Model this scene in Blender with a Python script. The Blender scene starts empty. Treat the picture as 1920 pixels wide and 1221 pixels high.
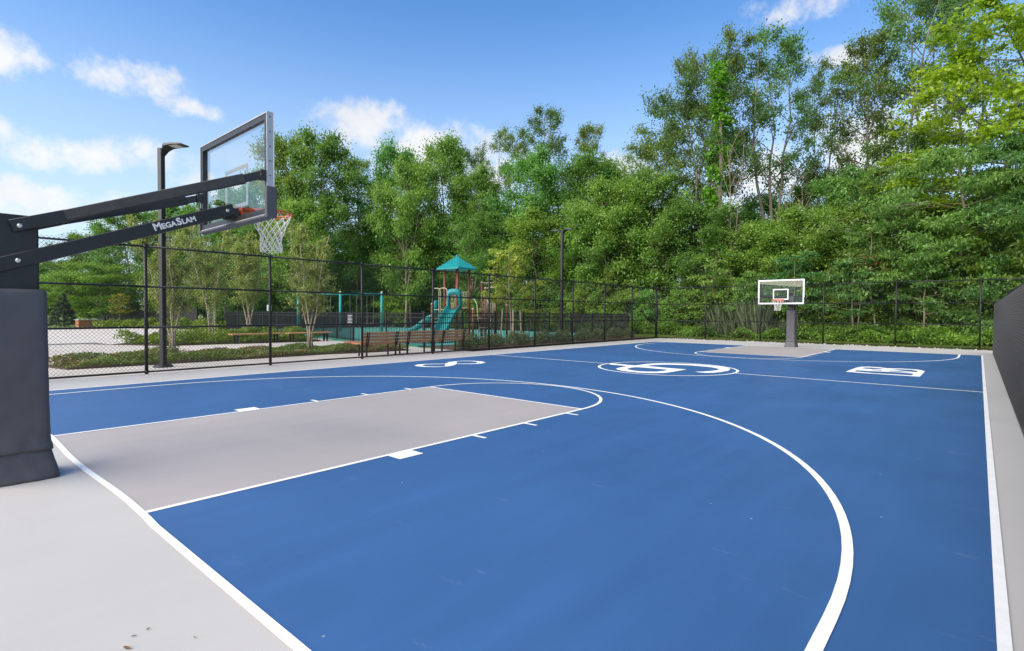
import bpy, bmesh, math, random
import numpy as np
from mathutils import Vector, Matrix

# ------------------------------------------------------------------ camera, sky, sun, exposure
scene = bpy.context.scene
cam_data = bpy.data.cameras.new('camera')
cam = bpy.data.objects.new('camera', cam_data)
scene.collection.objects.link(cam)
scene.camera = cam
cam_data.sensor_width = 36.0
cam_data.lens = 1003.63 / 1920 * 36.0
cam_data.clip_start = 0.05
cam_data.clip_end = 3000
YAW, PITCH, ROLL = -0.7172, -0.0237, 0.0053
_F = Vector((math.sin(YAW) * math.cos(PITCH), math.cos(YAW) * math.cos(PITCH), math.sin(PITCH)))
_R = Vector((math.cos(YAW), -math.sin(YAW), 0))
_U = _R.cross(_F)
_R2 = _R * math.cos(ROLL) + _U * math.sin(ROLL)
_U2 = _U * math.cos(ROLL) - _R * math.sin(ROLL)
M = Matrix((( _R2.x, _U2.x, -_F.x, -0.0897), (_R2.y, _U2.y, -_F.y, -1.1642), (_R2.z, _U2.z, -_F.z, 1.4871), (0, 0, 0, 1)))
cam.matrix_world = M

SUN_ELEV, SUN_AZ = math.radians(40), math.radians(190)      # azimuth clockwise from +Y
world = bpy.data.worlds.new('World')
scene.world = world
world.use_nodes = True
SKY_STRENGTH = 0.105
scene.view_settings.view_transform = 'Standard'
scene.view_settings.look = 'None'
scene.view_settings.gamma = 1
scene.view_settings.use_curve_mapping = False
scene.view_settings.exposure = 0.85
sun_data = bpy.data.lights.new('sun', 'SUN')
sun_data.energy = 3.6
sun_data.angle = math.radians(75)
sun_data.color = (1.0, 0.88, 0.70)
sun = bpy.data.objects.new('sun', sun_data)
scene.collection.objects.link(sun)
_sd = Vector((math.sin(SUN_AZ) * math.cos(SUN_ELEV), math.cos(SUN_AZ) * math.cos(SUN_ELEV), math.sin(SUN_ELEV)))
sun.rotation_euler = _sd.to_track_quat('Z', 'Y').to_euler()
sun.location = (0, 0, 40)


class NT:
    """small node-tree helper"""
    def __init__(self, tree):
        self.t = tree
        self.n = tree.nodes
        self.l = tree.links

    def new(self, kind, **kw):
        nd = self.n.new(kind)
        for k, v in kw.items():
            setattr(nd, k, v)
        return nd

    def link(self, a, b):
        self.l.new(a, b)

    def put(self, sock, v):
        if hasattr(v, 'is_output') or isinstance(v, bpy.types.NodeSocket):
            self.l.new(v, sock)
        else:
            sock.default_value = v

    def math(self, op, a, b=0.0, c=None, clamp=False):
        nd = self.new('ShaderNodeMath', operation=op, use_clamp=clamp)
        self.put(nd.inputs[0], a)
        self.put(nd.inputs[1], b)
        if c is not None:
            self.put(nd.inputs[2], c)
        return nd.outputs[0]

    def vmath(self, op, a, b=(0, 0, 0), scale=None):
        nd = self.new('ShaderNodeVectorMath', operation=op)
        self.put(nd.inputs[0], a)
        if op != 'SCALE' and op not in ('NORMALIZE', 'LENGTH'):
            self.put(nd.inputs[1], b)
        if scale is not None:
            self.put(nd.inputs['Scale'], scale)
        return nd.outputs['Value'] if op in ('DOT_PRODUCT', 'LENGTH') else nd.outputs['Vector']

    def noise(self, vec, scale, detail=4, rough=0.55, dist=0.0):
        nd = self.new('ShaderNodeTexNoise')
        nd.inputs['Scale'].default_value = scale
        nd.inputs['Detail'].default_value = detail
        nd.inputs['Roughness'].default_value = rough
        nd.inputs['Distortion'].default_value = dist
        if vec is not None:
            self.link(vec, nd.inputs['Vector'])
        return nd

    def maprange(self, v, a, b, c, d, smooth=False):
        nd = self.new('ShaderNodeMapRange')
        if smooth:
            nd.interpolation_type = 'SMOOTHSTEP'
        self.put(nd.inputs[0], v)
        for i, x in enumerate((a, b, c, d)):
            nd.inputs[i + 1].default_value = x
        return nd.outputs[0]

    def mix(self, fac, a, b, blend='MIX'):
        nd = self.new('ShaderNodeMix', data_type='RGBA', blend_type=blend)
        self.put(nd.inputs[0], fac)
        self.put(nd.inputs[6], a)
        self.put(nd.inputs[7], b)
        return nd.outputs[2]


def build_world():
    w = NT(world.node_tree)
    world.node_tree.nodes.clear()
    out = w.new('ShaderNodeOutputWorld')
    bg = w.new('ShaderNodeBackground')
    bg.inputs['Strength'].default_value = SKY_STRENGTH
    sky = w.new('ShaderNodeTexSky', sky_type='NISHITA')
    sky.sun_disc = False
    sky.sun_elevation = SUN_ELEV
    sky.sun_rotation = SUN_AZ
    sky.altitude = 50
    sky.air_density = 1.0
    sky.dust_density = 0.6
    sky.ozone_density = 3.0
    tc = w.new('ShaderNodeTexCoord')
    d = tc.outputs['Generated']
    # cumulus: soft ellipses all round the sky, broken up by fractal noise
    n1 = w.noise(d, 5.0, 6, 0.62)
    n2 = w.noise(d, 17.0, 7, 0.65)
    warp = w.vmath('SUBTRACT', n1.outputs['Color'], (0.5, 0.5, 0.5))
    dw = w.vmath('ADD', d, w.vmath('SCALE', warp, scale=0.085))
    blobs = [  # azimuth (deg clockwise from +Y), elevation, half width, half height (deg)
        (-84.8, 19.3, 4.6, 2.0), (-76.4, 19.0, 4.8, 1.9), (-72.2, 17.8, 3.4, 1.2), (-79.5, 12.8, 9.0, 1.7), (-86.8, 13.6, 5.0, 1.8), (-70.5, 11.4, 4.6, 1.5),
        (-56.5, 18.4, 7.0, 2.8), (-50.0, 16.4, 10.0, 3.8), (-44.5, 15.0, 8.0, 3.2), (-82.0, 8.6, 11, 2.0), (-68.0, 8.0, 9, 1.6), (-13.2, 26.6, 4.6, 1.4), (-10.6, 22.6, 3.2, 1.1),
        (-112, 21, 9, 6), (-128, 17, 8, 4), (-5.5, 15.0, 9.0, 4.6), (-16.0, 13.0, 7.0, 4.0), (-31.0, 14.0, 5.0, 2.4)]  # leading entry: unseen cloud, added to brighten the reflection in the near backboard
    rng = random.Random(5)
    for i in range(26):
        blobs.append((10 + i * 9.6 + rng.uniform(-5, 5), rng.choice([9, 13, 18, 24, 31, 42, 55]) + rng.uniform(-3, 3), rng.uniform(6, 14), rng.uniform(2.2, 4.5)))
    mask = None
    for az, el, a, b in blobs:
        az, el = math.radians(az), math.radians(el)
        c = Vector((math.sin(az) * math.cos(el), math.cos(az) * math.cos(el), math.sin(el)))
        t = Vector((math.cos(az), -math.sin(az), 0)) / math.radians(a)
        u = t.cross(c).normalized()
        if u.z < 0:
            u = -u
        u = u / math.radians(b)
        x = w.math('SUBTRACT', w.vmath('DOT_PRODUCT', dw, tuple(t)), t.dot(c))
        y = w.math('SUBTRACT', w.vmath('DOT_PRODUCT', dw, tuple(u)), u.dot(c))
        f = w.vmath('DOT_PRODUCT', d, tuple(c))
        r2 = w.math('MULTIPLY_ADD', x, x, w.math('MULTIPLY', y, y))
        m = w.math('SUBTRACT', 1.0, r2)
        m = w.math('SUBTRACT', m, w.math('MULTIPLY', w.math('LESS_THAN', f, 0.3), 50.0))
        mask = m if mask is None else w.math('MAXIMUM', mask, m)
    mask = w.math('MAXIMUM', mask, -1.0)
    dens = w.math('ADD', w.math('MULTIPLY', mask, 0.62), w.math('MULTIPLY', w.math('SUBTRACT', n2.outputs['Fac'], 0.5), 2.1))
    alpha = w.maprange(dens, 0.05, 0.85, 0.0, 0.92, True)
    sep = w.new('ShaderNodeSeparateXYZ')
    w.link(d, sep.inputs[0])
    haze = w.maprange(sep.outputs['Z'], 0.0, 0.52, 0.84, 0.0, True)     # pale air towards the horizon
    shade = w.maprange(n1.outputs['Fac'], 0.35, 0.65, 0.0, 1.0)
    ccol = w.mix(shade, (4.7, 4.75, 4.85, 1), (5.5, 5.45, 5.35, 1))
    hcol = (4.3, 5.0, 5.6, 1)
    tint = w.mix(1.0, sky.outputs[0], (0.66, 1.03, 1.30, 1), 'MULTIPLY')
    col = w.mix(haze, tint, hcol)
    col = w.mix(alpha, col, ccol)
    w.link(col, bg.inputs['Color'])
    w.link(bg.outputs[0], out.inputs['Surface'])


build_world()

# ------------------------------------------------------------------ materials
MATS = {}


def mat(name, color, rough=0.6, metal=0.0, vary=0.0, scale=6.0, bump=0.0, bscale=40.0, spec=0.4, coat=0.0, color2=None, stretch=None):
    m = bpy.data.materials.new(name)
    m.use_nodes = True
    t = NT(m.node_tree)
    b = m.node_tree.nodes['Principled BSDF']
    b.inputs['Roughness'].default_value = rough
    b.inputs['Metallic'].default_value = metal
    b.inputs['Specular IOR Level'].default_value = spec
    if coat:
        b.inputs['Coat Weight'].default_value = coat
        b.inputs['Coat Roughness'].default_value = 0.3
    c = (*color, 1)
    tc = t.new('ShaderNodeTexCoord')
    vec = tc.outputs['Object']
    if stretch:
        mp = t.new('ShaderNodeMapping')
        mp.inputs['Scale'].default_value = stretch
        t.link(vec, mp.inputs['Vector'])
        vec = mp.outputs[0]
    if vary or color2:
        nz = t.noise(vec, scale, 6, 0.6)
        c2 = (*color2, 1) if color2 else tuple(min(1, x * (1 + vary)) for x in color) + (1,)
        c1 = c if color2 else tuple(x * (1 - vary) for x in color) + (1,)
        f = t.maprange(nz.outputs['Fac'], 0.32, 0.68, 0, 1)
        t.link(t.mix(f, c1, c2), b.inputs['Base Color'])
        r = t.maprange(nz.outputs['Fac'], 0.3, 0.7, max(0.05, rough - 0.07), min(1, rough + 0.07))
        t.link(r, b.inputs['Roughness'])
    else:
        b.inputs['Base Color'].default_value = c
    if bump:
        nb = t.noise(vec, bscale, 5, 0.6)
        bp = t.new('ShaderNodeBump')
        bp.inputs['Strength'].default_value = bump
        bp.inputs['Distance'].default_value = 0.02
        t.link(nb.outputs['Fac'], bp.inputs['Height'])
        t.link(bp.outputs[0], b.inputs['Normal'])
    MATS[name] = m
    return m


def leaf_mat(name, dark, light, trans=0.35, tint_hot=None):
    m = bpy.data.materials.new(name)
    m.use_nodes = True
    t = NT(m.node_tree)
    b = m.node_tree.nodes['Principled BSDF']
    out = m.node_tree.nodes['Material Output']
    at = t.new('ShaderNodeAttribute', attribute_name='tint')
    oi = t.new('ShaderNodeObjectInfo')
    col = t.mix(at.outputs['Fac'], (*dark, 1), (*light, 1))
    if tint_hot:
        hot = t.maprange(at.outputs['Fac'], 0.93, 0.95, 0, 1)
        col = t.mix(hot, col, (*tint_hot, 1))
    col = t.mix(1.0, col, oi.outputs['Color'], 'MULTIPLY')
    t.link(col, b.inputs['Base Color'])
    b.inputs['Roughness'].default_value = 0.42
    b.inputs['Specular IOR Level'].default_value = 0.5
    tr = t.new('ShaderNodeBsdfTranslucent')
    warm = t.mix(1.0, col, (1.1, 1.25, 0.65, 1), 'MULTIPLY')
    t.link(warm, tr.inputs['Color'])
    mx = t.new('ShaderNodeMixShader')
    mx.inputs[0].default_value = trans
    t.link(b.outputs[0], mx.inputs[1])
    t.link(tr.outputs[0], mx.inputs[2])
    t.link(mx.outputs[0], out.inputs['Surface'])
    MATS[name] = m
    return m


def glass_mat(name):
    m = bpy.data.materials.new(name)
    m.use_nodes = True
    t = NT(m.node_tree)
    m.node_tree.nodes.clear()
    out = t.new('ShaderNodeOutputMaterial')
    tp = t.new('ShaderNodeBsdfTransparent')
    tp.inputs['Color'].default_value = (0.975, 0.985, 0.98, 1)
    gl = t.new('ShaderNodeBsdfGlossy')
    gl.inputs['Roughness'].default_value = 0.01
    fr = t.new('ShaderNodeFresnel')
    fr.inputs['IOR'].default_value = 1.5
    geo = t.new('ShaderNodeNewGeometry')
    fac = t.math('MULTIPLY', t.math('MINIMUM', t.math('MULTIPLY', fr.outputs[0], 1.6), 0.9), t.math('SUBTRACT', 1.0, geo.outputs['Backfacing']))
    mx = t.new('ShaderNodeMixShader')
    t.link(fac, mx.inputs[0])
    t.link(tp.outputs[0], mx.inputs[1])
    t.link(gl.outputs[0], mx.inputs[2])
    t.link(mx.outputs[0], out.inputs['Surface'])
    MATS[name] = m


def paint_mat(name, base, amt, rough, streak=0.1, spec=0.5, stains=None):
    """acrylic court paint: broad squeegee streaks, mottling and fine scuffs"""
    m = bpy.data.materials.new(name)
    m.use_nodes = True
    t = NT(m.node_tree)
    b = m.node_tree.nodes['Principled BSDF']
    geo = t.new('ShaderNodeNewGeometry')
    P = geo.outputs['Position']
    big = t.noise(P, 0.45, 5, 0.55, 0.4)
    mp = t.new('ShaderNodeMapping')
    mp.inputs['Scale'].default_value = (2.2, 0.28, 1)
    mp.inputs['Rotation'].default_value = (0, 0, 0.6)
    t.link(P, mp.inputs['Vector'])
    stk = t.noise(mp.outputs[0], 1.6, 5, 0.6)
    fine = t.noise(P, 90, 3, 0.6)
    v = t.math('ADD', t.math('MULTIPLY', t.math('SUBTRACT', big.outputs['Fac'], 0.5), amt * 2.4),
               t.math('MULTIPLY', t.math('SUBTRACT', stk.outputs['Fac'], 0.5), streak * 2.4))
    v = t.math('ADD', v, t.math('MULTIPLY', t.math('SUBTRACT', fine.outputs['Fac'], 0.5), 0.10))
    v = t.math('ADD', v, 1.0)
    hsv = t.new('ShaderNodeHueSaturation')
    hsv.inputs['Color'].default_value = (*base, 1)
    t.link(v, hsv.inputs['Value'])
    col = hsv.outputs[0]
    # pale specks and scuffs of grit
    vo = t.new('ShaderNodeTexVoronoi')
    vo.inputs['Scale'].default_value = 2.6
    vo.inputs['Randomness'].default_value = 1.0
    t.link(P, vo.inputs['Vector'])
    spk = t.maprange(vo.outputs['Distance'], 0.012, 0.03, 0.55, 0.0)
    scv = t.new('ShaderNodeMapping')
    scv.inputs['Scale'].default_value = (0.7, 3.0, 1)
    scv.inputs['Rotation'].default_value = (0, 0, -0.5)
    t.link(P, scv.inputs['Vector'])
    scn = t.noise(scv.outputs[0], 2.3, 8, 0.75)
    scuff = t.maprange(scn.outputs['Fac'], 0.62, 0.78, 0, 0.28)
    pale = (0.5, 0.53, 0.58, 1)
    col = t.mix(t.math('MAXIMUM', spk, scuff), col, pale)
    if stains:
        sn = t.noise(P, 0.9, 4, 0.6, 0.8)
        sf = t.maprange(sn.outputs['Fac'], 0.6, 0.75, 0, 0.35)
        col = t.mix(sf, col, (*stains, 1))
    t.link(col, b.inputs['Base Color'])
    rr = t.maprange(big.outputs['Fac'], 0.3, 0.7, rough - 0.06, rough + 0.06)
    t.link(rr, b.inputs['Roughness'])
    b.inputs['Specular IOR Level'].default_value = spec
    bp = t.new('ShaderNodeBump')
    bp.inputs['Strength'].default_value = 0.12
    bp.inputs['Distance'].default_value = 0.004
    t.link(t.noise(P, 260, 3, 0.6).outputs['Fac'], bp.inputs['Height'])
    t.link(bp.outputs[0], b.inputs['Normal'])
    MATS[name] = m


paint_mat('court_blue', (0.031, 0.098, 0.250), 0.17, 0.5, 0.15)
paint_mat('court_gray', (0.452, 0.430, 0.408), 0.05, 0.6, 0.03, stains=(0.39, 0.37, 0.36))
paint_mat('lane_gray', (0.372, 0.332, 0.316), 0.09, 0.5, 0.07, stains=(0.40, 0.34, 0.28))
mat('line_white', (0.80, 0.80, 0.79), 0.55, vary=0.04, scale=8, bump=0.05, bscale=200)
mat('black_coat', (0.012, 0.012, 0.014), 0.42, vary=0.25, scale=30, spec=0.5)
mat('wire_coat', (0.010, 0.010, 0.011), 0.5, spec=0.35)
mat('wire_gloss', (0.045, 0.045, 0.051), 0.4, spec=0.6)
mat('slat_plastic', (0.018, 0.018, 0.021), 0.38, vary=0.3, scale=9, spec=0.5)
mat('hoop_black', (0.016, 0.0155, 0.0175), 0.4, vary=0.3, scale=14, bump=0.05, bscale=120, spec=0.5)
mat('pad_vinyl', (0.074, 0.073, 0.081), 0.5, vary=0.10, scale=5, bump=0.10, bscale=260, spec=0.45)
mat('aluminium', (0.42, 0.42, 0.45), 0.42, metal=0.35, vary=0.06, scale=12)
mat('bolt_steel', (0.62, 0.6, 0.56), 0.3, metal=0.9)
mat('rim_orange', (0.62, 0.10, 0.025), 0.42, vary=0.1, scale=25)
mat('net_cord', (0.78, 0.76, 0.72), 0.85, vary=0.06, scale=60)
glass_mat('board_glass')
mat('print_white', (0.78, 0.79, 0.80), 0.45)
mat('print_back', (0.20, 0.21, 0.23), 0.6)
mat('wood', (0.40, 0.185, 0.080), 0.62, color2=(0.58, 0.31, 0.15), scale=5, bump=0.2, bscale=30, stretch=(6, 0.7, 6))
mat('teal', (0.012, 0.25, 0.26), 0.38, vary=0.12, scale=4)
mat('teal_pole', (0.014, 0.28, 0.27), 0.4, vary=0.1, scale=4)
mat('brown_post', (0.17, 0.045, 0.030), 0.42, vary=0.12, scale=5)
mat('beige_metal', (0.52, 0.44, 0.32), 0.42, vary=0.08, scale=5)
mat('rubber_floor', (0.10, 0.40, 0.36), 0.8, vary=0.14, scale=2.2, bump=0.2, bscale=150)
mat('rubber_edge', (0.03, 0.20, 0.13), 0.8, vary=0.15, scale=3)
mat('brick_edge', (0.32, 0.10, 0.07), 0.8, vary=0.2, scale=6)
mat('path_concrete', (0.50, 0.455, 0.41), 0.85, vary=0.09, scale=1.1, bump=0.15, bscale=60)
mat('road_concrete', (0.54, 0.50, 0.455), 0.85, vary=0.08, scale=0.7, bump=0.1, bscale=40)
mat('dark_gray_band', (0.15, 0.145, 0.14), 0.9, vary=0.15, scale=3)
mat('soil', (0.055, 0.036, 0.026), 0.95, color2=(0.10, 0.068, 0.048), scale=9, bump=0.6, bscale=30)
mat('lawn', (0.090, 0.150, 0.025), 0.9, color2=(0.165, 0.22, 0.045), scale=0.8, bump=0.5, bscale=30)
mat('forest_floor', (0.065, 0.075, 0.030), 0.95, color2=(0.12, 0.105, 0.06), scale=0.9, bump=0.6, bscale=8)
mat('bark', (0.13, 0.105, 0.082), 0.9, color2=(0.27, 0.23, 0.185), scale=2.2, bump=0.5, bscale=10, stretch=(3, 3, 0.6))
mat('bark_tan', (0.20, 0.15, 0.10), 0.9, color2=(0.32, 0.26, 0.19), scale=2.5, bump=0.3, bscale=10, stretch=(3, 3, 0.6))
mat('bark_birch', (0.30, 0.22, 0.15), 0.85, color2=(0.50, 0.42, 0.33), scale=7, bump=0.3, bscale=30, stretch=(1, 1, 3))
mat('stake_wood', (0.36, 0.30, 0.22), 0.8, vary=0.15, scale=8)
mat('stone', (0.52, 0.48, 0.42), 0.85, vary=0.2, scale=30)
mat('sign_dark', (0.03, 0.03, 0.035), 0.4)
mat('sign_white', (0.75, 0.76, 0.78), 0.5)
mat('lamp_lens', (0.55, 0.50, 0.42), 0.3, spec=0.6)
mat('planter_orange', (0.42, 0.17, 0.08), 0.75, vary=0.15, scale=6)
mat('dead_leaf', (0.16, 0.09, 0.045), 0.8, vary=0.3, scale=60)
mat('chain_steel', (0.35, 0.36, 0.37), 0.4, metal=0.6)
mat('rubber_black', (0.02, 0.02, 0.022), 0.7)
leaf_mat('leaf_green', (0.068, 0.158, 0.030), (0.275, 0.440, 0.092), 0.47)
leaf_mat('leaf_tall', (0.085, 0.148, 0.036), (0.240, 0.340, 0.090), 0.47)
leaf_mat('leaf_lime', (0.150, 0.260, 0.018), (0.360, 0.480, 0.040), 0.48)
leaf_mat('leaf_droop', (0.066, 0.162, 0.040), (0.285, 0.450, 0.125), 0.47)
leaf_mat('leaf_birch', (0.170, 0.215, 0.055), (0.400, 0.430, 0.140), 0.45)
leaf_mat('leaf_young', (0.170, 0.230, 0.035), (0.400, 0.450, 0.075), 0.45)
leaf_mat('leaf_ivy', (0.075, 0.210, 0.020), (0.230, 0.460, 0.045), 0.45)
leaf_mat('leaf_bed', (0.075, 0.125, 0.030), (0.240, 0.310, 0.070), 0.35, (0.42, 0.20, 0.17))
leaf_mat('leaf_bed_green', (0.090, 0.150, 0.020), (0.300, 0.370, 0.060), 0.4)
leaf_mat('leaf_shrub', (0.075, 0.110, 0.048), (0.220, 0.260, 0.125), 0.35)
leaf_mat('leaf_conifer', (0.018, 0.038, 0.020), (0.045, 0.080, 0.040), 0.15)
leaf_mat('grass_blade', (0.130, 0.200, 0.035), (0.300, 0.380, 0.075), 0.42)
leaf_mat('reed_blade', (0.130, 0.180, 0.095), (0.270, 0.330, 0.200), 0.35)
leaf_mat('leaf_straw', (0.26, 0.22, 0.11), (0.42, 0.36, 0.20), 0.3)
leaf_mat('leaf_red', (0.14, 0.06, 0.03), (0.26, 0.13, 0.06), 0.3)

# ------------------------------------------------------------------ object helpers
COL = scene.collection


def link(o, parent=None):
    COL.objects.link(o)
    if parent is not None:
        o.parent = parent
    return o


def tag(o, label=None, cat=None, group=None, kind=None):
    if label:
        o['label'] = label
    if cat:
        o['category'] = cat
    if group:
        o['group'] = group
    if kind:
        o['kind'] = kind
    return o


def thing(name, label, cat, loc=(0, 0, 0), rz=0.0, group=None):
    o = bpy.data.objects.new(name, None)
    o.empty_display_size = 0.2
    link(o)
    o.location = loc
    o.rotation_euler = (0, 0, rz)
    return tag(o, label, cat, group)


def copy_tree(o, parent=None):
    c = o.copy()
    COL.objects.link(c)
    c.parent = parent
    for ch in list(o.children):
        copy_tree(ch, c)
    return c


def mesh_obj(name, me, m=None, parent=None, smooth=False):
    if m:
        me.materials.append(MATS[m])
    if smooth:
        me.polygons.foreach_set('use_smooth', [True] * len(me.polygons))
    return link(bpy.data.objects.new(name, me), parent)


class MB:
    def __init__(self):
        self.v = []
        self.f = []

    def add(self, vs, fs):
        n = len(self.v)
        self.v += [tuple(x) for x in vs]
        self.f += [tuple(i + n for i in f) for f in fs]
        return self

    def box(self, x0, x1, y0, y1, z0, z1):
        vs = [(x0, y0, z0), (x1, y0, z0), (x1, y1, z0), (x0, y1, z0), (x0, y0, z1), (x1, y0, z1), (x1, y1, z1), (x0, y1, z1)]
        return self.add(vs, [(0, 3, 2, 1), (4, 5, 6, 7), (0, 1, 5, 4), (1, 2, 6, 5), (2, 3, 7, 6), (3, 0, 4, 7)])

    def bar(self, a, b, w, h, up=(0, 0, 1), bev=0.0):
        """box from a to b, w across, h along up; optional chamfer"""
        a, b = Vector(a), Vector(b)
        d = (b - a).normalized()
        u = Vector(up)
        s = d.cross(u).normalized()
        u = s.cross(d).normalized()
        if bev:
            q = [(-w / 2 + bev, -h / 2), (w / 2 - bev, -h / 2), (w / 2, -h / 2 + bev), (w / 2, h / 2 - bev), (w / 2 - bev, h / 2), (-w / 2 + bev, h / 2), (-w / 2, h / 2 - bev), (-w / 2, -h / 2 + bev)]
        else:
            q = [(-w / 2, -h / 2), (w / 2, -h / 2), (w / 2, h / 2), (-w / 2, h / 2)]
        n = len(q)
        vs = [a + s * x + u * y for x, y in q] + [b + s * x + u * y for x, y in q]
        fs = [(i, (i + 1) % n, n + (i + 1) % n, n + i) for i in range(n)]
        fs += [tuple(range(n - 1, -1, -1)), tuple(range(n, 2 * n))]
        return self.add(vs, fs)

    def tube(self, pts, r, n=8, cap=True):
        pts = [Vector(p) for p in pts]
        rs = r if isinstance(r, (list, tuple)) else [r] * len(pts)
        rings = []
        ref = None
        for i, p in enumerate(pts):
            d = (pts[min(i + 1, len(pts) - 1)] - pts[max(i - 1, 0)])
            d = d.normalized() if d.length > 1e-9 else Vector((0, 0, 1))
            if ref is None:
                ref = d.orthogonal().normalized()
            s = ref - d * ref.dot(d)
            s = s.normalized() if s.length > 1e-6 else d.orthogonal().normalized()
            ref = s
            t = d.cross(s)
            rings.append([p + (s * math.cos(2 * math.pi * k / n) + t * math.sin(2 * math.pi * k / n)) * rs[i] for k in range(n)])
        return self.loft(rings, cap)

    def loft(self, rings, cap=True, closed=True):
        n = len(rings[0])
        vs = [p for r in rings for p in r]
        fs = []
        for i in range(len(rings) - 1):
            for k in range(n if closed else n - 1):
                a, b = i * n + k, i * n + (k + 1) % n
                fs.append((a, b, b + n, a + n))
        if cap and closed:
            fs.append(tuple(range(n - 1, -1, -1)))
            fs.append(tuple(range((len(rings) - 1) * n, len(rings) * n)))
        return self.add(vs, fs)

    def disc_stack(self, x, y, prof, n=16):
        """lathe about a vertical axis: prof = [(r, z), ...]"""
        return self.loft([[Vector((x + r * math.cos(2 * math.pi * k / n), y + r * math.sin(2 * math.pi * k / n), z)) for k in range(n)] for r, z in prof])

    def mesh(self, name):
        me = bpy.data.meshes.new(name)
        me.from_pydata([tuple(p) for p in self.v], [], self.f)
        me.update()
        return me

    def build(self, name, m, parent=None, smooth=False):
        return mesh_obj(name, self.mesh(name), m, parent, smooth)


def sheet(name, pts, z, m, parent=None, kind=None):
    """flat polygon"""
    mb = MB().add([(x, y, z) for x, y in pts], [tuple(range(len(pts)))])
    o = mb.build(name, m, parent)
    if o.data.polygons[0].normal.z < 0:
        o.data.flip_normals()
    if kind:
        o['kind'] = kind
    return o


def slab(name, pts, z0, z1, m, parent=None, kind=None):
    area = sum(pts[i][0] * pts[(i + 1) % len(pts)][1] - pts[(i + 1) % len(pts)][0] * pts[i][1] for i in range(len(pts)))
    if area < 0:
        pts = pts[::-1]
    o = MB().loft([[(x, y, z0) for x, y in pts], [(x, y, z1) for x, y in pts]]).build(name, m, parent)
    if kind:
        o['kind'] = kind
    return o


def stroke(pts, w, closed=False):
    """ribbon of width w (or list) along a 2-D polyline -> (verts, faces) builder"""
    P = [Vector(p) for p in pts]
    n = len(P)
    ws = w if isinstance(w, (list, tuple)) else [w] * n
    L, Rr = [], []
    for i in range(n):
        if closed:
            a, b = P[(i - 1) % n], P[(i + 1) % n]
        else:
            a, b = P[max(i - 1, 0)], P[min(i + 1, n - 1)]
        d = (b - a).normalized()
        nn = Vector((-d.y, d.x))
        L.append(P[i] + nn * ws[i] / 2)
        Rr.append(P[i] - nn * ws[i] / 2)
    fs = [(i, (i + 1) % n, n + (i + 1) % n, n + i) for i in range(n if closed else n - 1)]
    return L + Rr, fs


def ribbon(name, pts, w, z, m, parent, closed=False):
    vs, fs = stroke(pts, w, closed)
    o = MB().add([(p[0], p[1], z) for p in vs], fs).build(name, m, parent)
    if o.data.polygons[0].normal.z < 0:
        o.data.flip_normals()
    return o


def filled(name, loops, z, m, parent):
    """polygon with holes, through a filled 2-D curve"""
    cu = bpy.data.curves.new(name, 'CURVE')
    cu.dimensions = '2D'
    cu.fill_mode = 'BOTH'
    for lp in loops:
        sp = cu.splines.new('POLY')
        sp.points.add(len(lp) - 1)
        for p, q in zip(sp.points, lp):
            p.co = (q[0], q[1], 0, 1)
        sp.use_cyclic_u = True
    tmp = bpy.data.objects.new(name + '_c', cu)
    me = bpy.data.meshes.new_from_object(tmp)
    bpy.data.objects.remove(tmp)
    me.name = name
    me.materials.clear()
    o = mesh_obj(name, me, m, parent)
    o.location.z = z
    return o


def text_mesh(name, body, size, m, parent, mtx, extrude=0.002, shear=0.0):
    cu = bpy.data.curves.new(name, 'FONT')
    cu.body = body
    cu.size = size
    cu.extrude = extrude
    cu.offset = size * 0.018
    cu.shear = shear
    cu.align_x = 'CENTER'
    cu.align_y = 'CENTER'
    tmp = bpy.data.objects.new(name + '_t', cu)
    me = bpy.data.meshes.new_from_object(tmp)
    bpy.data.objects.remove(tmp)
    me.name = name
    me.materials.clear()
    me.transform(mtx)
    return mesh_obj(name, me, m, parent)


# ------------------------------------------------------------------ the ground and the court
W, L, LC = 12.971, 25.113, 6.483          # court width, length, lane centre from the right-hand line
FT = 0.3048

sheet('ground', [(-900, -500), (500, -500), (500, 900), (-900, 900)], -0.030, 'lawn', kind='structure')
sheet('woodland_floor', [(-120, 27), (-62, 23), (-47, 27), (-46, 32.6), (-21, 33.5), (-17, 31.6), (4, 31.2), (60, 31), (60, 160), (-120, 160)], -0.020, 'forest_floor', kind='structure')

court = slab('court', [(-14.66, -6), (0.62, -6), (0.62, 29.12), (-14.66, 29.12)], -0.15, 0.0, 'court_gray', kind='structure')
LX, RX = -LC - 6 * FT, -LC + 6 * FT
FL = 19 * FT


def rect(x0, x1, y0, y1):
    return [(x0, y0), (x1, y0), (x1, y1), (x0, y1)]


# blue field around the two grey lanes
sheet('blue_surface', rect(RX, 0, 0, L), 0.004, 'court_blue', court)
sheet('blue_surface', rect(-W, LX, 0, L), 0.004, 'court_blue', court)
sheet('blue_surface', rect(LX, RX, FL, L - FL), 0.004, 'court_blue', court)
sheet('lane', rect(LX, RX, 0, FL), 0.004, 'lane_gray', court)
sheet('lane', rect(LX, RX, L - FL, L), 0.004, 'lane_gray', court)
lw = 0.052
ZL = 0.008
sheet('sideline', rect(0, lw, -lw, L + lw), ZL, 'line_white', court)
sheet('sideline', rect(-W - lw, -W, -lw, L + lw), ZL, 'line_white', court)
rb = random.Random(3)
for y0, s in ((0, -1), (L, 1)):
    pts = []
    k = 60
    for i in range(k + 1):
        x = -W + W * i / k
        wob = 0.0
        if s < 0 and -9.2 < x < -4.5:
            wob = 0.018 * math.sin((x + 9.2) * 1.9)          # the near baseline is painted a little crooked
        pts.append((x, y0 + s * lw / 2 + wob))
    ribbon('baseline', pts, lw, ZL + 0.001, 'line_white', court)
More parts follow.
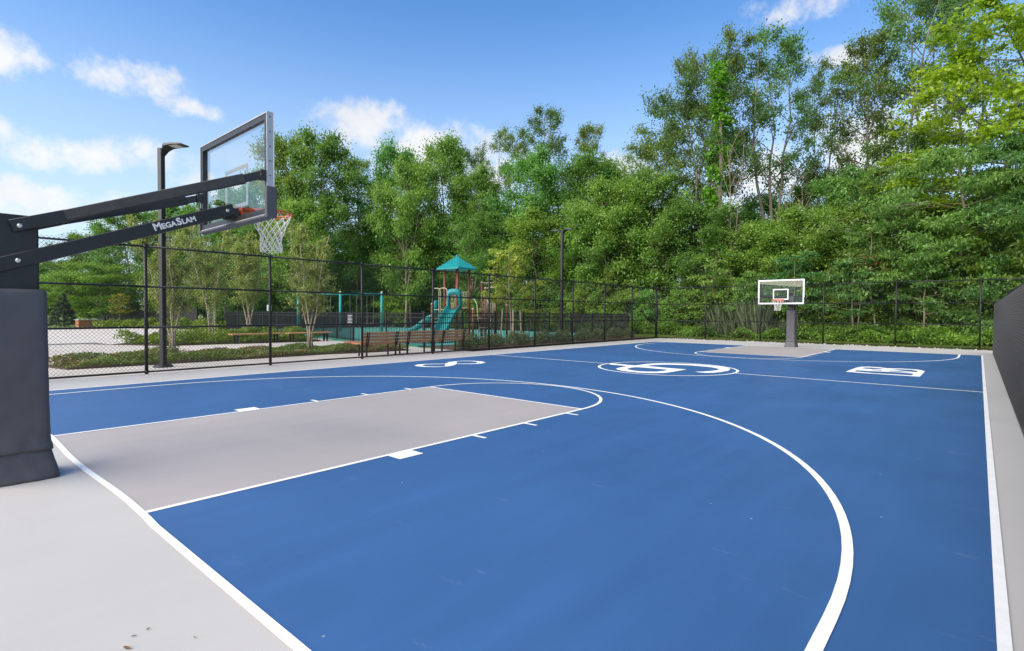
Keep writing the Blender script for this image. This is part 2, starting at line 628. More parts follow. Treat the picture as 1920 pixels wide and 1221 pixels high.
ribbon('half_court_line', [(-W, L / 2), (-LC - 1.83 + 0.02, L / 2)], 0.062, ZL, 'line_white', court)
ribbon('half_court_line', [(-LC + 1.83 - 0.02, L / 2), (0, L / 2)], 0.062, ZL, 'line_white', court)
ribbon('centre_circle', [(-LC + 1.80 * math.cos(a), L / 2 + 1.80 * math.sin(a)) for a in np.linspace(0, 2 * math.pi, 97)[:-1]], 0.068, ZL + 0.001, 'line_white', court, True)
R3, HB = 5.8746, 1.8014
for far in (0, 1):
    fy = (lambda y: L - y) if far else (lambda y: y)
    arc = [(-LC + R3, 0.0)] + [(-LC + R3 * math.cos(a), HB + R3 * math.sin(a)) for a in np.linspace(0, math.pi, 81)] + [(-LC - R3, 0.0)]
    ribbon('three_point_line', [(x, fy(y)) for x, y in arc], 0.062, ZL + 0.002, 'line_white', court)
    for sx in (-1, 1):
        xc = -LC + sx * (6 * FT - lw / 2)
        ribbon('lane_line', [(xc, fy(0)), (xc, fy(FL))], lw, ZL, 'line_white', court)
        xo = -LC + sx * 6 * FT
        sheet('lane_block', rect(min(xo, xo + sx * 0.2), max(xo, xo + sx * 0.2), min(fy(7 * FT), fy(8 * FT)), max(fy(7 * FT), fy(8 * FT))), ZL, 'line_white', court)
        for q in (11.08, 14.25, 17.42):
            ya, yb = fy(q * FT - 0.026), fy(q * FT + 0.026)
            sheet('lane_tick', rect(min(xo, xo + sx * 0.2), max(xo, xo + sx * 0.2), min(ya, yb), max(ya, yb)), ZL, 'line_white', court)
    ribbon('free_throw_line', [(LX + lw, fy(FL - lw / 2)), (RX - lw, fy(FL - lw / 2))], lw, ZL, 'line_white', court)
    ribbon('free_throw_circle', [(-LC + (6 * FT - lw / 2) * math.cos(a), fy(FL + (6 * FT - lw / 2) * math.sin(a))) for a in np.linspace(0, math.pi, 49)], lw, ZL + 0.001, 'line_white', court)

# painted emblem and letters (outlines in court metres)
CRES = [[-7.435, 12.62], [-7.421, 12.872], [-7.426, 13.191], [-7.344, 13.522], [-7.215, 13.767], [-7.076, 13.868], [-6.891, 13.998], [-6.503, 14.18], [-6.17, 14.22], [-5.927, 14.19], [-5.572, 14.09], [-5.263, 13.83], [-5.1, 13.52], [-4.99, 13.064], [-5.013, 12.599], [-5.092, 12.279], [-5.229, 12.124], [-5.371, 12.108], [-5.545, 12.213], [-5.42, 12.357], [-5.32, 12.618], [-5.257, 12.938], [-5.29, 13.24], [-5.453, 13.471], [-5.649, 13.626], [-5.958, 13.716], [-6.205, 13.74], [-6.511, 13.677], [-6.816, 13.525], [-7.0, 13.348], [-7.125, 13.08], [-7.141, 12.705], [-7.234, 12.538]]
BAND = [[-8.22, 12.47], [-8.27, 12.69], [-8.12, 12.70], [-7.664, 12.60], [-7.419, 12.60], [-7.075, 12.66], [-6.815, 12.66], [-6.416, 12.59], [-6.246, 12.58], [-5.921, 12.59], [-5.915, 12.304], [-5.924, 11.848], [-5.951, 11.455], [-5.99, 11.34], [-6.087, 11.195], [-6.311, 11.015], [-6.564, 10.988], [-6.736, 11.006], [-6.995, 11.071], [-7.327, 11.329], [-7.451, 11.709], [-7.488, 12.201], [-7.689, 12.297], [-8.05, 12.30]]
HOLE = [[-7.142, 11.589], [-7.2, 11.853], [-7.204, 12.078], [-7.142, 12.182], [-6.922, 12.207], [-6.434, 12.16], [-6.242, 12.147], [-6.195, 11.815], [-6.244, 11.516], [-6.388, 11.377], [-6.563, 11.296], [-6.798, 11.324], [-7.004, 11.453]]
filled('emblem_crescent', [CRES], ZL, 'line_white', court)
filled('emblem_loop', [BAND, HOLE], ZL + 0.002, 'line_white', court)
SL = [[-11.107, 8.639], [-11.184, 8.447], [-11.459, 8.268], [-11.682, 8.274], [-11.841, 8.339], [-11.976, 8.541], [-11.987, 8.706], [-11.793, 8.975], [-11.624, 9.27]]
SR = [[-11.555, 9.404], [-11.349, 9.473], [-11.117, 9.715], [-11.068, 9.948], [-11.195, 10.229], [-11.474, 10.36], [-11.711, 10.354], [-11.932, 10.186], [-12.011, 10.017]]
SS = [[-11.088, 8.686], [-11.237, 8.964], [-11.581, 9.345], [-11.866, 9.66], [-11.993, 9.943]]
ribbon('letter_s_lower_curve', SL, [0.10, 0.13, 0.16, 0.20, 0.22, 0.2, 0.15, 0.12, 0.10], ZL, 'line_white', court)
ribbon('letter_s_upper_curve', SR, [0.10, 0.12, 0.15, 0.20, 0.22, 0.2, 0.16, 0.13, 0.10], ZL, 'line_white', court)
ribbon('letter_s_spine', SS, [0.10, 0.24, 0.34, 0.24, 0.10], ZL + 0.002, 'line_white', court)
BO = [[-2.668, 14.944], [-2.641, 16.425], [-2.583, 16.808], [-2.442, 17.0], [-2.165, 17.02], [-1.976, 16.821], [-1.876, 16.883], [-1.676, 17.01], [-1.361, 17.0], [-1.231, 16.881], [-1.13, 16.546], [-1.131, 14.93], [-1.265, 14.894], [-1.772, 14.89], [-2.157, 14.88], [-2.529, 14.93]]
BH = [[[-2.489, 16.256], [-2.484, 16.577], [-2.346, 16.711], [-2.154, 16.667], [-1.988, 16.534], [-2.233, 16.247]], [[-2.516, 15.213], [-2.51, 15.6], [-2.253, 15.576], [-1.954, 15.66], [-1.761, 15.739], [-1.462, 15.711], [-1.303, 15.658], [-1.301, 15.127], [-1.602, 15.116], [-2.084, 15.055]], [[-1.855, 16.527], [-1.649, 16.726], [-1.445, 16.756], [-1.276, 16.515], [-1.279, 16.125], [-1.504, 16.218]], [[-1.837, 15.897], [-1.837, 16.087], [-1.594, 16.1], [-1.384, 15.964], [-1.574, 15.873]], [[-2.248, 16.032], [-2.017, 16.124], [-2.001, 15.897], [-2.191, 15.908]]]
filled('letter_b', [BO] + BH, ZL, 'line_white', court)

# surroundings on the left of the court
slab('path', [(-20.6, -30), (-14.68, -30), (-14.68, 13.3), (-17.6, 13.3), (-18.6, 13.6), (-31, 14.6), (-31, 13.6), (-25.2, 13.2), (-25.9, 6.4), (-30, 4.2), (-30, -30)], -0.1, -0.006, 'path_concrete', kind='structure')
slab('road', [(-31.2, -40), (-31.2, 4.6), (-27.2, 6.2), (-28.5, 9.0), (-36, 15), (-46, 14.5), (-54, 13.5), (-55, -40)], -0.1, -0.012, 'road_concrete', kind='structure')
slab('dark_ground_band', [(-31.2, -40), (-30.02, -40), (-30.02, 4.15), (-28.4, 5.0), (-31.2, 4.9)], -0.1, -0.004, 'dark_gray_band', kind='structure')  # darker grey strip between path and road
bed_a = [(-18.5, 1.35), (-17.3, 1.6), (-17.22, 5.0), (-17.3, 8.5), (-16.95, 10.4), (-16.9, 12.0), (-18.0, 12.3), (-19.6, 11.2), (-20.2, 7.5), (-20.3, 4.2), (-19.8, 2.0)]
bed_b = [(-28.6, 5.0), (-26.6, 6.4), (-26.5, 9.0), (-25.9, 11.0), (-25.4, 13.0), (-30.0, 14.2), (-36, 14.2), (-33, 10.5), (-31, 7)]
bed_c = [(-16.1, 13.5), (-14.95, 13.4), (-15.0, 29.3), (-15.2, 31), (-18.2, 31), (-18.0, 14.2), (-17.2, 13.6)]
slab('planting_bed', bed_a, -0.1, 0.03, 'soil', kind='structure')
slab('planting_bed', bed_b, -0.1, 0.03, 'soil', kind='structure')
slab('planting_bed', bed_c, -0.1, 0.02, 'soil', kind='structure')
slab('play_surface', [(-18.35, 13.95), (-18.35, 32.0), (-45, 32.4), (-46, 16.5), (-30, 15.4), (-23.6, 13.85)], -0.1, 0.012, 'rubber_floor', kind='structure')
slab('play_surface_border', [(-18.2, 13.45), (-18.2, 13.93), (-23.6, 13.83), (-30, 15.38), (-30.1, 14.9), (-23.6, 13.4)], -0.1, 0.05, 'rubber_edge', kind='structure')
slab('brick_edging', [(-21.2, 13.1), (-23.4, 13.1), (-23.4, 13.38), (-21.2, 13.4)], -0.1, 0.07, 'brick_edge', kind='structure')


# ------------------------------------------------------------------ chain-link fences
def wire_mesh(name, length, height, p, r, z0=0.03, amp=0.0025):
    """zig-zag wires that hook into each other, like real chain link"""
    nw = int(round(2 * length / p))
    p2 = length / nw
    nk = int(round(height / (p / 2)))
    w = np.arange(nw)[:, None]
    k = np.arange(nk + 1)[None, :]
    x = (w + ((w + k) % 2)) * p2
    z = z0 + k * (p / 2) + 0 * w
    yy = np.where((w + k) % 2 == 0, amp, -amp)
    pts = np.stack([x, yy, z], -1)                                  # nw, nk+1, 3
    ang = np.array([0.3, 0.3 + 2.0944, 0.3 + 4.1888])
    off = np.stack([np.cos(ang) * r * 1.3, np.sin(ang) * r, 0 * ang], -1)
    V = (pts[:, :, None, :] + off[None, None]).reshape(-1, 3)
    base = (np.arange(nw)[:, None, None] * (nk + 1) + np.arange(nk)[None, :, None]) * 3
    j = np.arange(3)[None, None, :]
    j2 = (j + 1) % 3
    F = np.stack([base + j, base + j2, base + 3 + j2, base + 3 + j], -1).reshape(-1, 4)
    return quads_mesh(name, V, F)


def quads_mesh(name, V, F, tint=None):
    me = bpy.data.meshes.new(name)
    V = np.ascontiguousarray(V, dtype=np.float32)
    F = np.ascontiguousarray(F, dtype=np.int32)
    me.vertices.add(len(V))
    me.vertices.foreach_set('co', V.ravel())
    me.loops.add(F.size)
    me.loops.foreach_set('vertex_index', F.ravel())
    me.polygons.add(len(F))
    me.polygons.foreach_set('loop_start', np.arange(0, F.size, F.shape[1], dtype=np.int32))
    me.update(calc_edges=True)
    if tint is not None:
        at = me.attributes.new('tint', 'FLOAT', 'POINT')
        at.data.foreach_set('value', np.ascontiguousarray(tint, dtype=np.float32))
    return me


def fence(label, a, b, n, height, rails, p, wr, sides=1, wire='wire_coat'):
    """posts, rails and mesh from a to b (2-D) in n bays"""
    a, b = Vector((*a, 0)), Vector((*b, 0))
    d = b - a
    ang = math.atan2(d.y, d.x)
    t = thing('chain_link_fence', label, 'fence', a, ang)
    bay = d.length / n
    post = MB()
    post.tube([(0, 0, -0.1), (0, 0, height + 0.01)], 0.038, 12)
    post.tube([(0, 0, height + 0.01), (0, 0, height + 0.035), (0, 0, height + 0.05)], [0.043, 0.04, 0.012], 12)
    for z in rails:
        post.tube([(0, 0, z - 0.025), (0, 0, z + 0.025)], 0.045, 12)
    pm = post.mesh('post')
    rm = MB().tube([(0.03, 0, 0), (bay - 0.03, 0, 0)], 0.023, 8).mesh('rail')
    wm = wire_mesh('wire_mesh', bay, height + 0.02, p, wr, amp=0.0025 if wire == 'wire_coat' else 0.009)
    for me, m in ((pm, 'black_coat'), (rm, 'black_coat'), (wm, wire)):
        me.materials.append(MATS[m])
    pm.polygons.foreach_set('use_smooth', [True] * len(pm.polygons))
    rm.polygons.foreach_set('use_smooth', [True] * len(rm.polygons))
    for i in range(n + 1):
        o = link(bpy.data.objects.new('post', pm), t)
        o.location = (i * bay, 0, 0)
    for i in range(n):
        for z in rails:
            o = link(bpy.data.objects.new('rail', rm), t)
            o.location = (i * bay, 0, z)
        for s in range(sides):
            o = link(bpy.data.objects.new('wire_mesh', wm), t)
            o.location = (i * bay, -0.045 * (1 if s == 0 else -1), 0)
            o['kind'] = 'stuff'
    return t, bay


fence('tall black chain link fence along the left of the court, before the benches', (-14.87, 2.67 - 2.93 * 3), (-14.87, 2.67 + 2.93 * 9), 12, 3.02, (0.05, 1.1, 2.06, 3.0), 0.082, 0.0034)
fence('tall black chain link fence across the far end of the court before the wood', (-14.80, 29.06), (5.85, 29.45), 7, 3.03, (0.05, 1.07, 2.04, 3.01), 0.082, 0.0025)
rf, rbay = fence('low black privacy fence with slats along the right of the court', (0.40, -2.45), (0.385, 26.55), 10, 1.88, (0.06, 1.86), 0.088, 0.0038, 2, 'wire_gloss')
slat_me = MB().box(-0.041, 0.041, -0.004, 0.004, 0.05, 1.85).mesh('privacy_slat')
slat_me.materials.append(MATS['slat_plastic'])
rs = random.Random(8)
for i in range(290):
    o = link(bpy.data.objects.new('privacy_slat', slat_me), rf)
    o.location = (0.05 + i * 0.1 + rs.uniform(-.006, .006), rs.uniform(-.012, .012), rs.uniform(-.012, .012))
    o.rotation_euler = (0, 0, rs.uniform(-0.12, 0.12))


# ------------------------------------------------------------------ basketball hoops
def rrect(hx, hy, cx, cy, z, r=0.03, seg=4):
    pts = []
    for qx, qy, a0 in ((1, 1, 0), (-1, 1, 90), (-1, -1, 180), (1, -1, 270)):
        for k in range(seg + 1):
            a = math.radians(a0 + 90 * k / seg)
            pts.append(Vector((cx + qx * (hx - r) + r * math.cos(a), cy + qy * (hy - r) + r * math.sin(a), z)))
    return pts


def pad_loft(prof, wrinkle, seed):
    """soft padding sleeve: prof = [(z, hx, hy, cy)]"""
    rg = random.Random(seed)
    ph = [(rg.uniform(2, 9), rg.uniform(0, 6), rg.uniform(5, 22), rg.uniform(-0.5, 0.5)) for _ in range(6)]
    rings = []
    zs = np.linspace(prof[0][0], prof[-1][0], 40)
    P = np.array(prof)
    for z in zs:
        hx, hy, cy = (np.interp(z, P[:, 0], P[:, i]) for i in (1, 2, 3))
        ring = []
        base = []
        for side in range(4):           # dense outline so that folds can form
            c0 = [(1, -1), (1, 1), (-1, 1), (-1, -1)][side]
            c1 = [(1, 1), (-1, 1), (-1, -1), (1, -1)][side]
            for k in range(10):
                u = k / 10
                x, y = c0[0] + (c1[0] - c0[0]) * u, c0[1] + (c1[1] - c0[1]) * u
                e = 12
                s = (abs(x) ** e + abs(y) ** e) ** (1 / e)
                base.append((x / s, y / s))
        for x, y in base:
            wv = 0
            for (fz, p0, fa, tl) in ph:
                wv += math.sin(fz * 3 * z + tl * 18 * (x + y) + p0) * math.sin(fa * 0.3 * (x - y) + p0 * 2)
            low = max(0, 1 - (z - prof[0][0]) / 0.35)
            k = wrinkle * (0.22 + 1.0 * low) * wv
            ring.append(Vector((x * (hx + k), cy + y * (hy + k), z)))
        rings.append(ring)
    return MB().loft(rings)


def make_hoop(label, loc, rz, zb, text):
    """zb = height of the board's lower edge; local +Y points to the court"""
    t = thing('basketball_hoop', label, 'basketball hoop', loc, rz)
    BW, BHT = 0.915, 1.045
    yb = 1.81
    top = 2.31 - (2.46 - zb) * 0.0
    o = MB().bar((0, 0, 0.0), (0, 0, top - 0.02), 0.26, 0.30, (0, 1, 0), 0.012).build('pole', 'hoop_black', t)
    MB().bar((0, 0, top - 0.02), (0, 0, top), 0.264, 0.304, (0, 1, 0), 0.014).build('pole_cap', 'hoop_black', o)
    pad_loft([(0.255, 0.206, 0.226, 0.0), (0.262, 0.208, 0.228, 0.0), (0.34, 0.192, 0.212, 0.0), (0.5, 0.184, 0.205, 0.0), (1.60, 0.18, 0.2, 0.0), (1.655, 0.178, 0.198, 0.0), (1.67, 0.168, 0.188, 0.0)], 0.0045, 3).build('pole_pad', 'pad_vinyl', t, True)
    pad_loft([(0.0, 0.238, 0.262, 0.0), (0.02, 0.242, 0.264, 0.0), (0.06, 0.232, 0.254, 0.0), (0.26, 0.195, 0.214, 0.0), (0.30, 0.178, 0.198, 0.0)], 0.0035, 9).build('base_pad', 'pad_vinyl', t, True)
    MB().tube([(0.08, 0.17, 1.665), (0.08, 0.17, 1.672)], 0.01, 6).build('pad_snap', 'bolt_steel', t)
    # lower arm: a broad channel, bolted through the pole
    za, zc = 1.915, zb + 0.145
    a0, a1 = Vector((0, -0.30, za - 0.118 - 0.0)), Vector((0, 1.79, zc))
    sl = (zc - za) / (1.80)
    a0 = Vector((0, -0.30, za - 0.31 * sl))
    arm = MB().bar(a0, a1, 0.29, 0.125, (0, 0, 1), 0.008).build('lower_arm', 'hoop_black', t)
    ad = (a1 - a0).normalized()
    an = Vector((0, -ad.z, ad.y))
    for yy in (0.01, 1.72):
        c = a0 + ad * ((yy - a0.y) / ad.y)
        for s in (-1, 1):
            MB().tube([c + Vector((s * 0.144, 0, 0)), c + Vector((s * 0.156, 0, 0)), c + Vector((s * 0.162, 0, 0))], [0.02, 0.019, 0.009], 10).build('bolt', 'bolt_steel', arm)
    if text:
        mid = a0 + ad * ((1.185 - a0.y) / ad.y)
        mx = Matrix(((0, 0, 1, 0.1463), (ad.y, an.y, 0, mid.y), (ad.z, an.z, 0, mid.z), (0, 0, 0, 1)))
        # wordmark: large initials, small capitals
        x = -0.175
        for s_, sz in (('M', 0.098), ('EGA', 0.072), ('S', 0.098), ('LAM', 0.072)):
            cu = bpy.data.curves.new('w', 'FONT')
            cu.body = s_
            cu.size = sz
            cu.extrude = 0.0008
            cu.offset = sz * 0.035
            cu.space_character = 1.02
            tmp = bpy.data.objects.new('w', cu)
            me = bpy.data.meshes.new_from_object(tmp)
            bpy.data.objects.remove(tmp)
            xs = [v.co.x for v in me.vertices]
            wd = max(xs) - min(xs)
            me.materials.clear()
            me.name = 'lettering'
            me.transform(mx @ Matrix.Translation((x - min(xs), -0.026, 0)))
            mesh_obj('lettering', me, 'print_white', arm)
            x += wd + 0.006
    # pair of upper arms spreading to the board's edges
    zt = zb + 0.40
    for s in (-1, 1):
        p0, p1 = Vector((s * 0.165, -0.03, 2.205)), Vector((s * 0.19, 0.33, 2.205 + 0.36 * (zt - 2.205) / 1.78))
        p2, p3 = Vector((s * 0.835, 1.62, zt - 0.06)), Vector((s * 0.872, 1.77, zt))
        ua = MB()
        ua.bar(p0, p1 + (p1 - p0).normalized() * 0.01, 0.03, 0.105, (0, 0, 1), 0.005)
        ua.bar(p1, p2, 0.045, 0.098, (0, 0, 1), 0.006)
        ua.bar(p2 - (p2 - p1).normalized() * 0.012, p3, 0.032, 0.078, (0, 0, 1), 0.004)
        ob = ua.build('upper_arm', 'hoop_black', t)
        MB().tube([p0 + Vector((s * 0.01, 0.05, 0.006)), p0 + Vector((s * 0.03, 0.05, 0.006)), p0 + Vector((s * 0.036, 0.05, 0.006))], [0.02, 0.019, 0.008], 10).build('bolt', 'bolt_steel', ob)
        MB().tube([p3 - Vector((0.03, 0, 0.0)), p3 + Vector((0.03, 0, 0))], 0.018, 10).build('bolt', 'bolt_steel', ob)
        MB().box(min(s * 0.83, s * 0.905), max(s * 0.83, s * 0.905), 1.755, 1.808, zt - 0.05, zt + 0.05).build('hinge_bracket', 'hoop_black', ob)
    # backboard: aluminium edge channel, black back flange, glass, printed lines
    board = thing_part('backboard', t)
    zl, zh = zb, zb + BHT
    fr = MB()
    d = 0.072
    fr.box(-BW, -BW + 0.012, yb, yb + d, zl, zh)
    fr.box(BW - 0.012, BW, yb, yb + d, zl, zh)
    fr.box(-BW + 0.012, BW - 0.012, yb, yb + d, zh - 0.012, zh)
    fr.box(-BW + 0.012, BW - 0.012, yb, yb + d, zl, zl + 0.012)
    fr.build('frame', 'aluminium', board)
    fl = MB()
    g = 0.07
    e = 0.0125
    fl.box(-BW + e, -BW + g, yb + 0.006, yb + 0.035, zl + e, zh - e)
    fl.box(BW - g, BW - e, yb + 0.006, yb + 0.035, zl + e, zh - e)
    fl.box(-BW + g, BW - g, yb + 0.006, yb + 0.035, zh - g, zh - e)
    fl.box(-BW + g, BW - g, yb + 0.006, yb + 0.035, zl + e, zl + g)
    fl.build('back_flange', 'hoop_black', board)
    MB().box(-BW + 0.014, BW - 0.014, yb + 0.050, yb + 0.062, zl + 0.014, zh - 0.014).build('glass_panel', 'board_glass', board)
    wf = yb + d + 0.002
    bd = MB()
    q = 0.055
    bd.box(-BW - 0.001, -BW + q, yb + 0.064, wf, zl, zh)
    bd.box(BW - q, BW + 0.001, yb + 0.064, wf, zl, zh)
    bd.box(-BW + q, BW - q, yb + 0.064, wf, zh - q, zh + 0.001)
    bd.box(-BW + q, BW - q, yb + 0.064, wf, zl + 0.0, zl + q)
    bd.build('white_border', 'print_white', board)
    zr = zb + 0.185
    sq = MB()
    y0, y1 = yb + 0.0635, yb + 0.0665
    sq.box(-0.305, -0.262, y0, y1, zr, zr + 0.46)
    sq.box(0.262, 0.305, y0, y1, zr, zr + 0.46)
    sq.box(-0.262, 0.262, y0, y1, zr + 0.417, zr + 0.46)
    sq.box(-0.262, 0.262, y0, y1, zr, zr + 0.043)
    so = sq.build('target_square', 'print_white', board)
    bk = MB()
    bk.v = [(x, yb + 0.0622 if abs(y - y0) < 1e-6 else yb + 0.0633, z) for x, y, z in sq.v]
    bk.f = list(sq.f)
    bk.build('print_backing', 'print_back', so)
    pd = MB()
    for s in (-1, 1):
        xa, xb = sorted((s * (BW - 0.022), s * (BW + 0.022)))
        pd.bar(((xa + xb) / 2, yb + 0.036, zl - 0.026), ((xa + xb) / 2, yb + 0.036, zl + 0.285), 0.044, 0.112, (0, 1, 0), 0.008)
    pd.bar((-BW + 0.024, yb + 0.036, zl - 0.014), (BW - 0.024, yb + 0.036, zl - 0.014), 0.112, 0.024, (0, 0, 1), 0.006)
    pd.build('edge_padding', 'pad_vinyl', board)
    for k in range(5):
        for s in (-1, 1):
            zz = zl + 0.4 + 0.148 * k
            MB().tube([(s * BW, yb + 0.03, zz), (s * (BW + 0.003), yb + 0.03, zz)], 0.007, 8).build('screw', 'hoop_black', board)
    # rim
    rim = MB()
    ry = yb + d + 0.15 + 0.236
    ring = [(0.236 * math.cos(a), ry + 0.236 * math.sin(a), zr) for a in np.linspace(0, 2 * math.pi, 41)]
    rim.tube(ring, 0.0095, 8, False)
    rim.tube([(x * 1.0, ry + (y - ry) * 1.0, z - 0.028) for x, y, z in ring], 0.0055, 6, False)
    for a in np.linspace(0, 2 * math.pi, 13)[:-1]:
        c = (0.236 * math.cos(a), ry + 0.236 * math.sin(a))
        rim.tube([(c[0], c[1], zr), (c[0], c[1], zr - 0.03)], 0.004, 5)
    ro = rim.build('rim', 'rim_orange', t, True)
    br = MB()
    br.box(-0.125, 0.125, yb + 0.068, yb + 0.082, zr - 0.115, zr + 0.02)
    br.box(-0.09, 0.09, yb + 0.082, yb + d + 0.16, zr - 0.055, zr - 0.002)
    br.bar((-0.10, yb + 0.08, zr - 0.01), (-0.16, ry - 0.16, zr - 0.008), 0.016, 0.03)
    br.bar((0.10, yb + 0.08, zr - 0.01), (0.16, ry - 0.16, zr - 0.008), 0.016, 0.03)
    br.build('rim_bracket', 'rim_orange', ro)
    MB().box(-0.11, 0.11, 1.765, yb + 0.05, zr - 0.13, zr - 0.02).build('arm_mount', 'hoop_black', t)
    # net: cords that swing from loop to loop and narrow downwards
    net = MB()
    n = 12
    rad = [0.232, 0.198, 0.166, 0.142, 0.124, 0.114, 0.114, 0.117]
    zz = [0, -0.075, -0.145, -0.21, -0.27, -0.33, -0.385, -0.43]
    rn = random.Random(4)
    jit = [[(rn.uniform(-.008, .008), rn.uniform(-.008, .008)) for _ in range(n)] for _ in rad]

    def npt(k, i):
        i2 = i % n
        a = 2 * math.pi * (i + 0.5 * (k % 2)) / n
        sway = 0.012 * (k / 7) ** 2
        return Vector(((rad[k] + jit[k][i2][0]) * math.cos(a) + sway, ry + (rad[k] + jit[k][i2][0]) * math.sin(a), zr + zz[k] - 0.012 + jit[k][i2][1] * (0 if k == 0 else 1)))
    for k in range(len(rad) - 1):
        for i in range(n):
            p = npt(k, i)
            for di in ((0, -1) if k % 2 == 0 else (0, 1)):
                q_ = npt(k + 1, i + di)
                md = (p + q_) / 2
                md.z -= 0.006
                net.tube([p, md, q_], 0.0042, 5, False)
    for i in range(n):
        p, q_ = npt(7, i), npt(7, i + 1)
        md = (p + q_) / 2
        md.z -= 0.025
        net.tube([p, md, q_], 0.0042, 5, False)
    net.build('net', 'net_cord', t, True)
    return t


def thing_part(name, parent):
    o = bpy.data.objects.new(name, None)
    o.empty_display_size = 0.1
    return link(o, parent)


make_hoop('near basketball hoop with padded black pole, long arms and glass backboard', (-LC, -0.49, 0), 0.0, 2.475, True)
make_hoop('far basketball hoop with glass backboard in front of the reeds', (-6.52, L + 0.49, 0), math.pi, 1.925, False)


# ------------------------------------------------------------------ lamp posts
def lamp(label, loc, h, heads):
    t = thing('lamp_post', label, 'lamp post', loc, 0)
    s = 0.066
    MB().bar((0, 0, 0.02), (0, 0, h), 2 * s, 2 * s, (0, 1, 0), 0.012).build('pole', 'black_coat', t)
    MB().disc_stack(0, 0, [(0.235, 0.0), (0.235, 0.03), (0.20, 0.06), (0.11, 0.075)], 20).build('base_cover', 'black_coat', t)
    for sx in heads:
        hd = MB()
        rings = []
        for x, hw, z, th in ((0.02, 0.045, -0.26, 0.12), (0.07, 0.06, -0.11, 0.16), (0.14, 0.11, 0.0, 0.13), (0.24, 0.165, 0.05, 0.07), (0.45, 0.175, 0.06, 0.05), (0.70, 0.165, 0.05, 0.034), (0.75, 0.15, 0.046, 0.02)):
            ring = [Vector((sx * x, -hw, h + z - th / 2)), Vector((sx * x, hw, h + z - th / 2)), Vector((sx * x, hw * 0.92, h + z + th / 2)), Vector((sx * x, -hw * 0.92, h + z + th / 2))]
            rings.append(ring)
        hd.loft(rings)
        o = hd.build('lamp_head', 'black_coat', t)
        MB().bar((sx * 0.36, 0, h + 0.026), (sx * 0.62, 0, h + 0.028), 0.24, 0.012).build('lens', 'lamp_lens', o)
    return t


lamp('single headed black lamp post behind the fence, beside the near hoop', (-16.45, 3.46, -0.006), 5.78, (1,)).rotation_euler.z = math.radians(28)
lamp('double headed black lamp post rising behind the clipped shrubs', (-17.3, 22.7, 0.02), 5.95, (1, -1))


# ------------------------------------------------------------------ benches
def slat_bench(label, y0, y1, x):
    """slatted bench seen from behind: sitters face -X"""
    t = thing('park_bench', label, 'bench', (x, (y0 + y1) / 2, -0.006))
    hl = (y1 - y0) / 2
    tilt = Vector((0.22, 0, 0.975)).normalized()
    b0 = Vector((0.0, 0, 0.40))
    for k in range(4):
        c = b0 + tilt * (0.05 + 0.112 * k)
        MB().bar(c + Vector((0, -hl, 0)), c + Vector((0, hl, 0)), 0.035, 0.090, tilt, 0.008).build('back_slat', 'wood', t)
    for k in range(4):
        c = Vector((-0.10 - 0.115 * k, 0, 0.43 + 0.012 * abs(k - 1.5)))
        MB().bar(c + Vector((0, -hl, 0)), c + Vector((0, hl, 0)), 0.10, 0.035, (0, 0, 1), 0.006).build('seat_slat', 'wood', t)
    for yy in (-hl + 0.24, hl - 0.24):
        f = MB()
        f.bar((0.0, yy, 0.0), (0.0, yy, 0.42), 0.06, 0.05, (0, 1, 0), 0.006)
        f.bar((-0.44, yy, 0.0), (-0.44, yy, 0.415), 0.05, 0.05, (0, 1, 0), 0.006)
        f.bar((-0.46, yy, 0.395), (0.01, yy, 0.395), 0.05, 0.03)
        for dy in (-0.035, 0.035):
            f.bar(b0 + Vector((0.026, yy + dy, -0.06)), b0 + tilt * 0.44 + Vector((0.026, yy + dy, 0)), 0.035, 0.012, (1, 0, 0))
        f.box(-0.05, 0.06, yy - 0.05, yy + 0.05, 0, 0.012)
        f.build('leg_frame', 'black_coat', t)
    return t


slat_bench('brown slatted park bench behind the fence, nearest to the ground cover bed', 8.82, 10.47, -15.42)
slat_bench('brown slatted park bench, middle of the three behind the fence', 10.49, 12.10, -15.40)
slat_bench('brown slatted park bench behind the fence, nearest to the clipped shrubs', 12.12, 13.68, -15.40)


def flat_bench(label, x, y0, y1, z=0):
    t = thing('backless_bench', label, 'bench', (x, (y0 + y1) / 2, -0.006))
    hl = (y1 - y0) / 2
    for k in range(4):
        MB().bar((-0.165 + 0.11 * k, -hl, 0.44), (-0.165 + 0.11 * k, hl, 0.44), 0.098, 0.05, (0, 0, 1), 0.006).build('seat_slat', 'wood', t)
    for yy in (-hl + 0.25, hl - 0.25):
        f = MB()
        f.bar((-0.15, yy, 0), (-0.15, yy, 0.4), 0.07, 0.07, (0, 1, 0))
        f.bar((0.15, yy, 0), (0.15, yy, 0.4), 0.07, 0.07, (0, 1, 0))
        f.bar((-0.2, yy, 0.40), (0.2, yy, 0.40), 0.06, 0.03)
        f.build('leg_frame', 'black_coat', t)


flat_bench('long backless wooden bench beside the green bed, nearer to the lamp post', -25.75, 8.75, 11.1)
flat_bench('long backless wooden bench beside the green bed, nearer to the playground', -25.45, 11.25, 13.55)


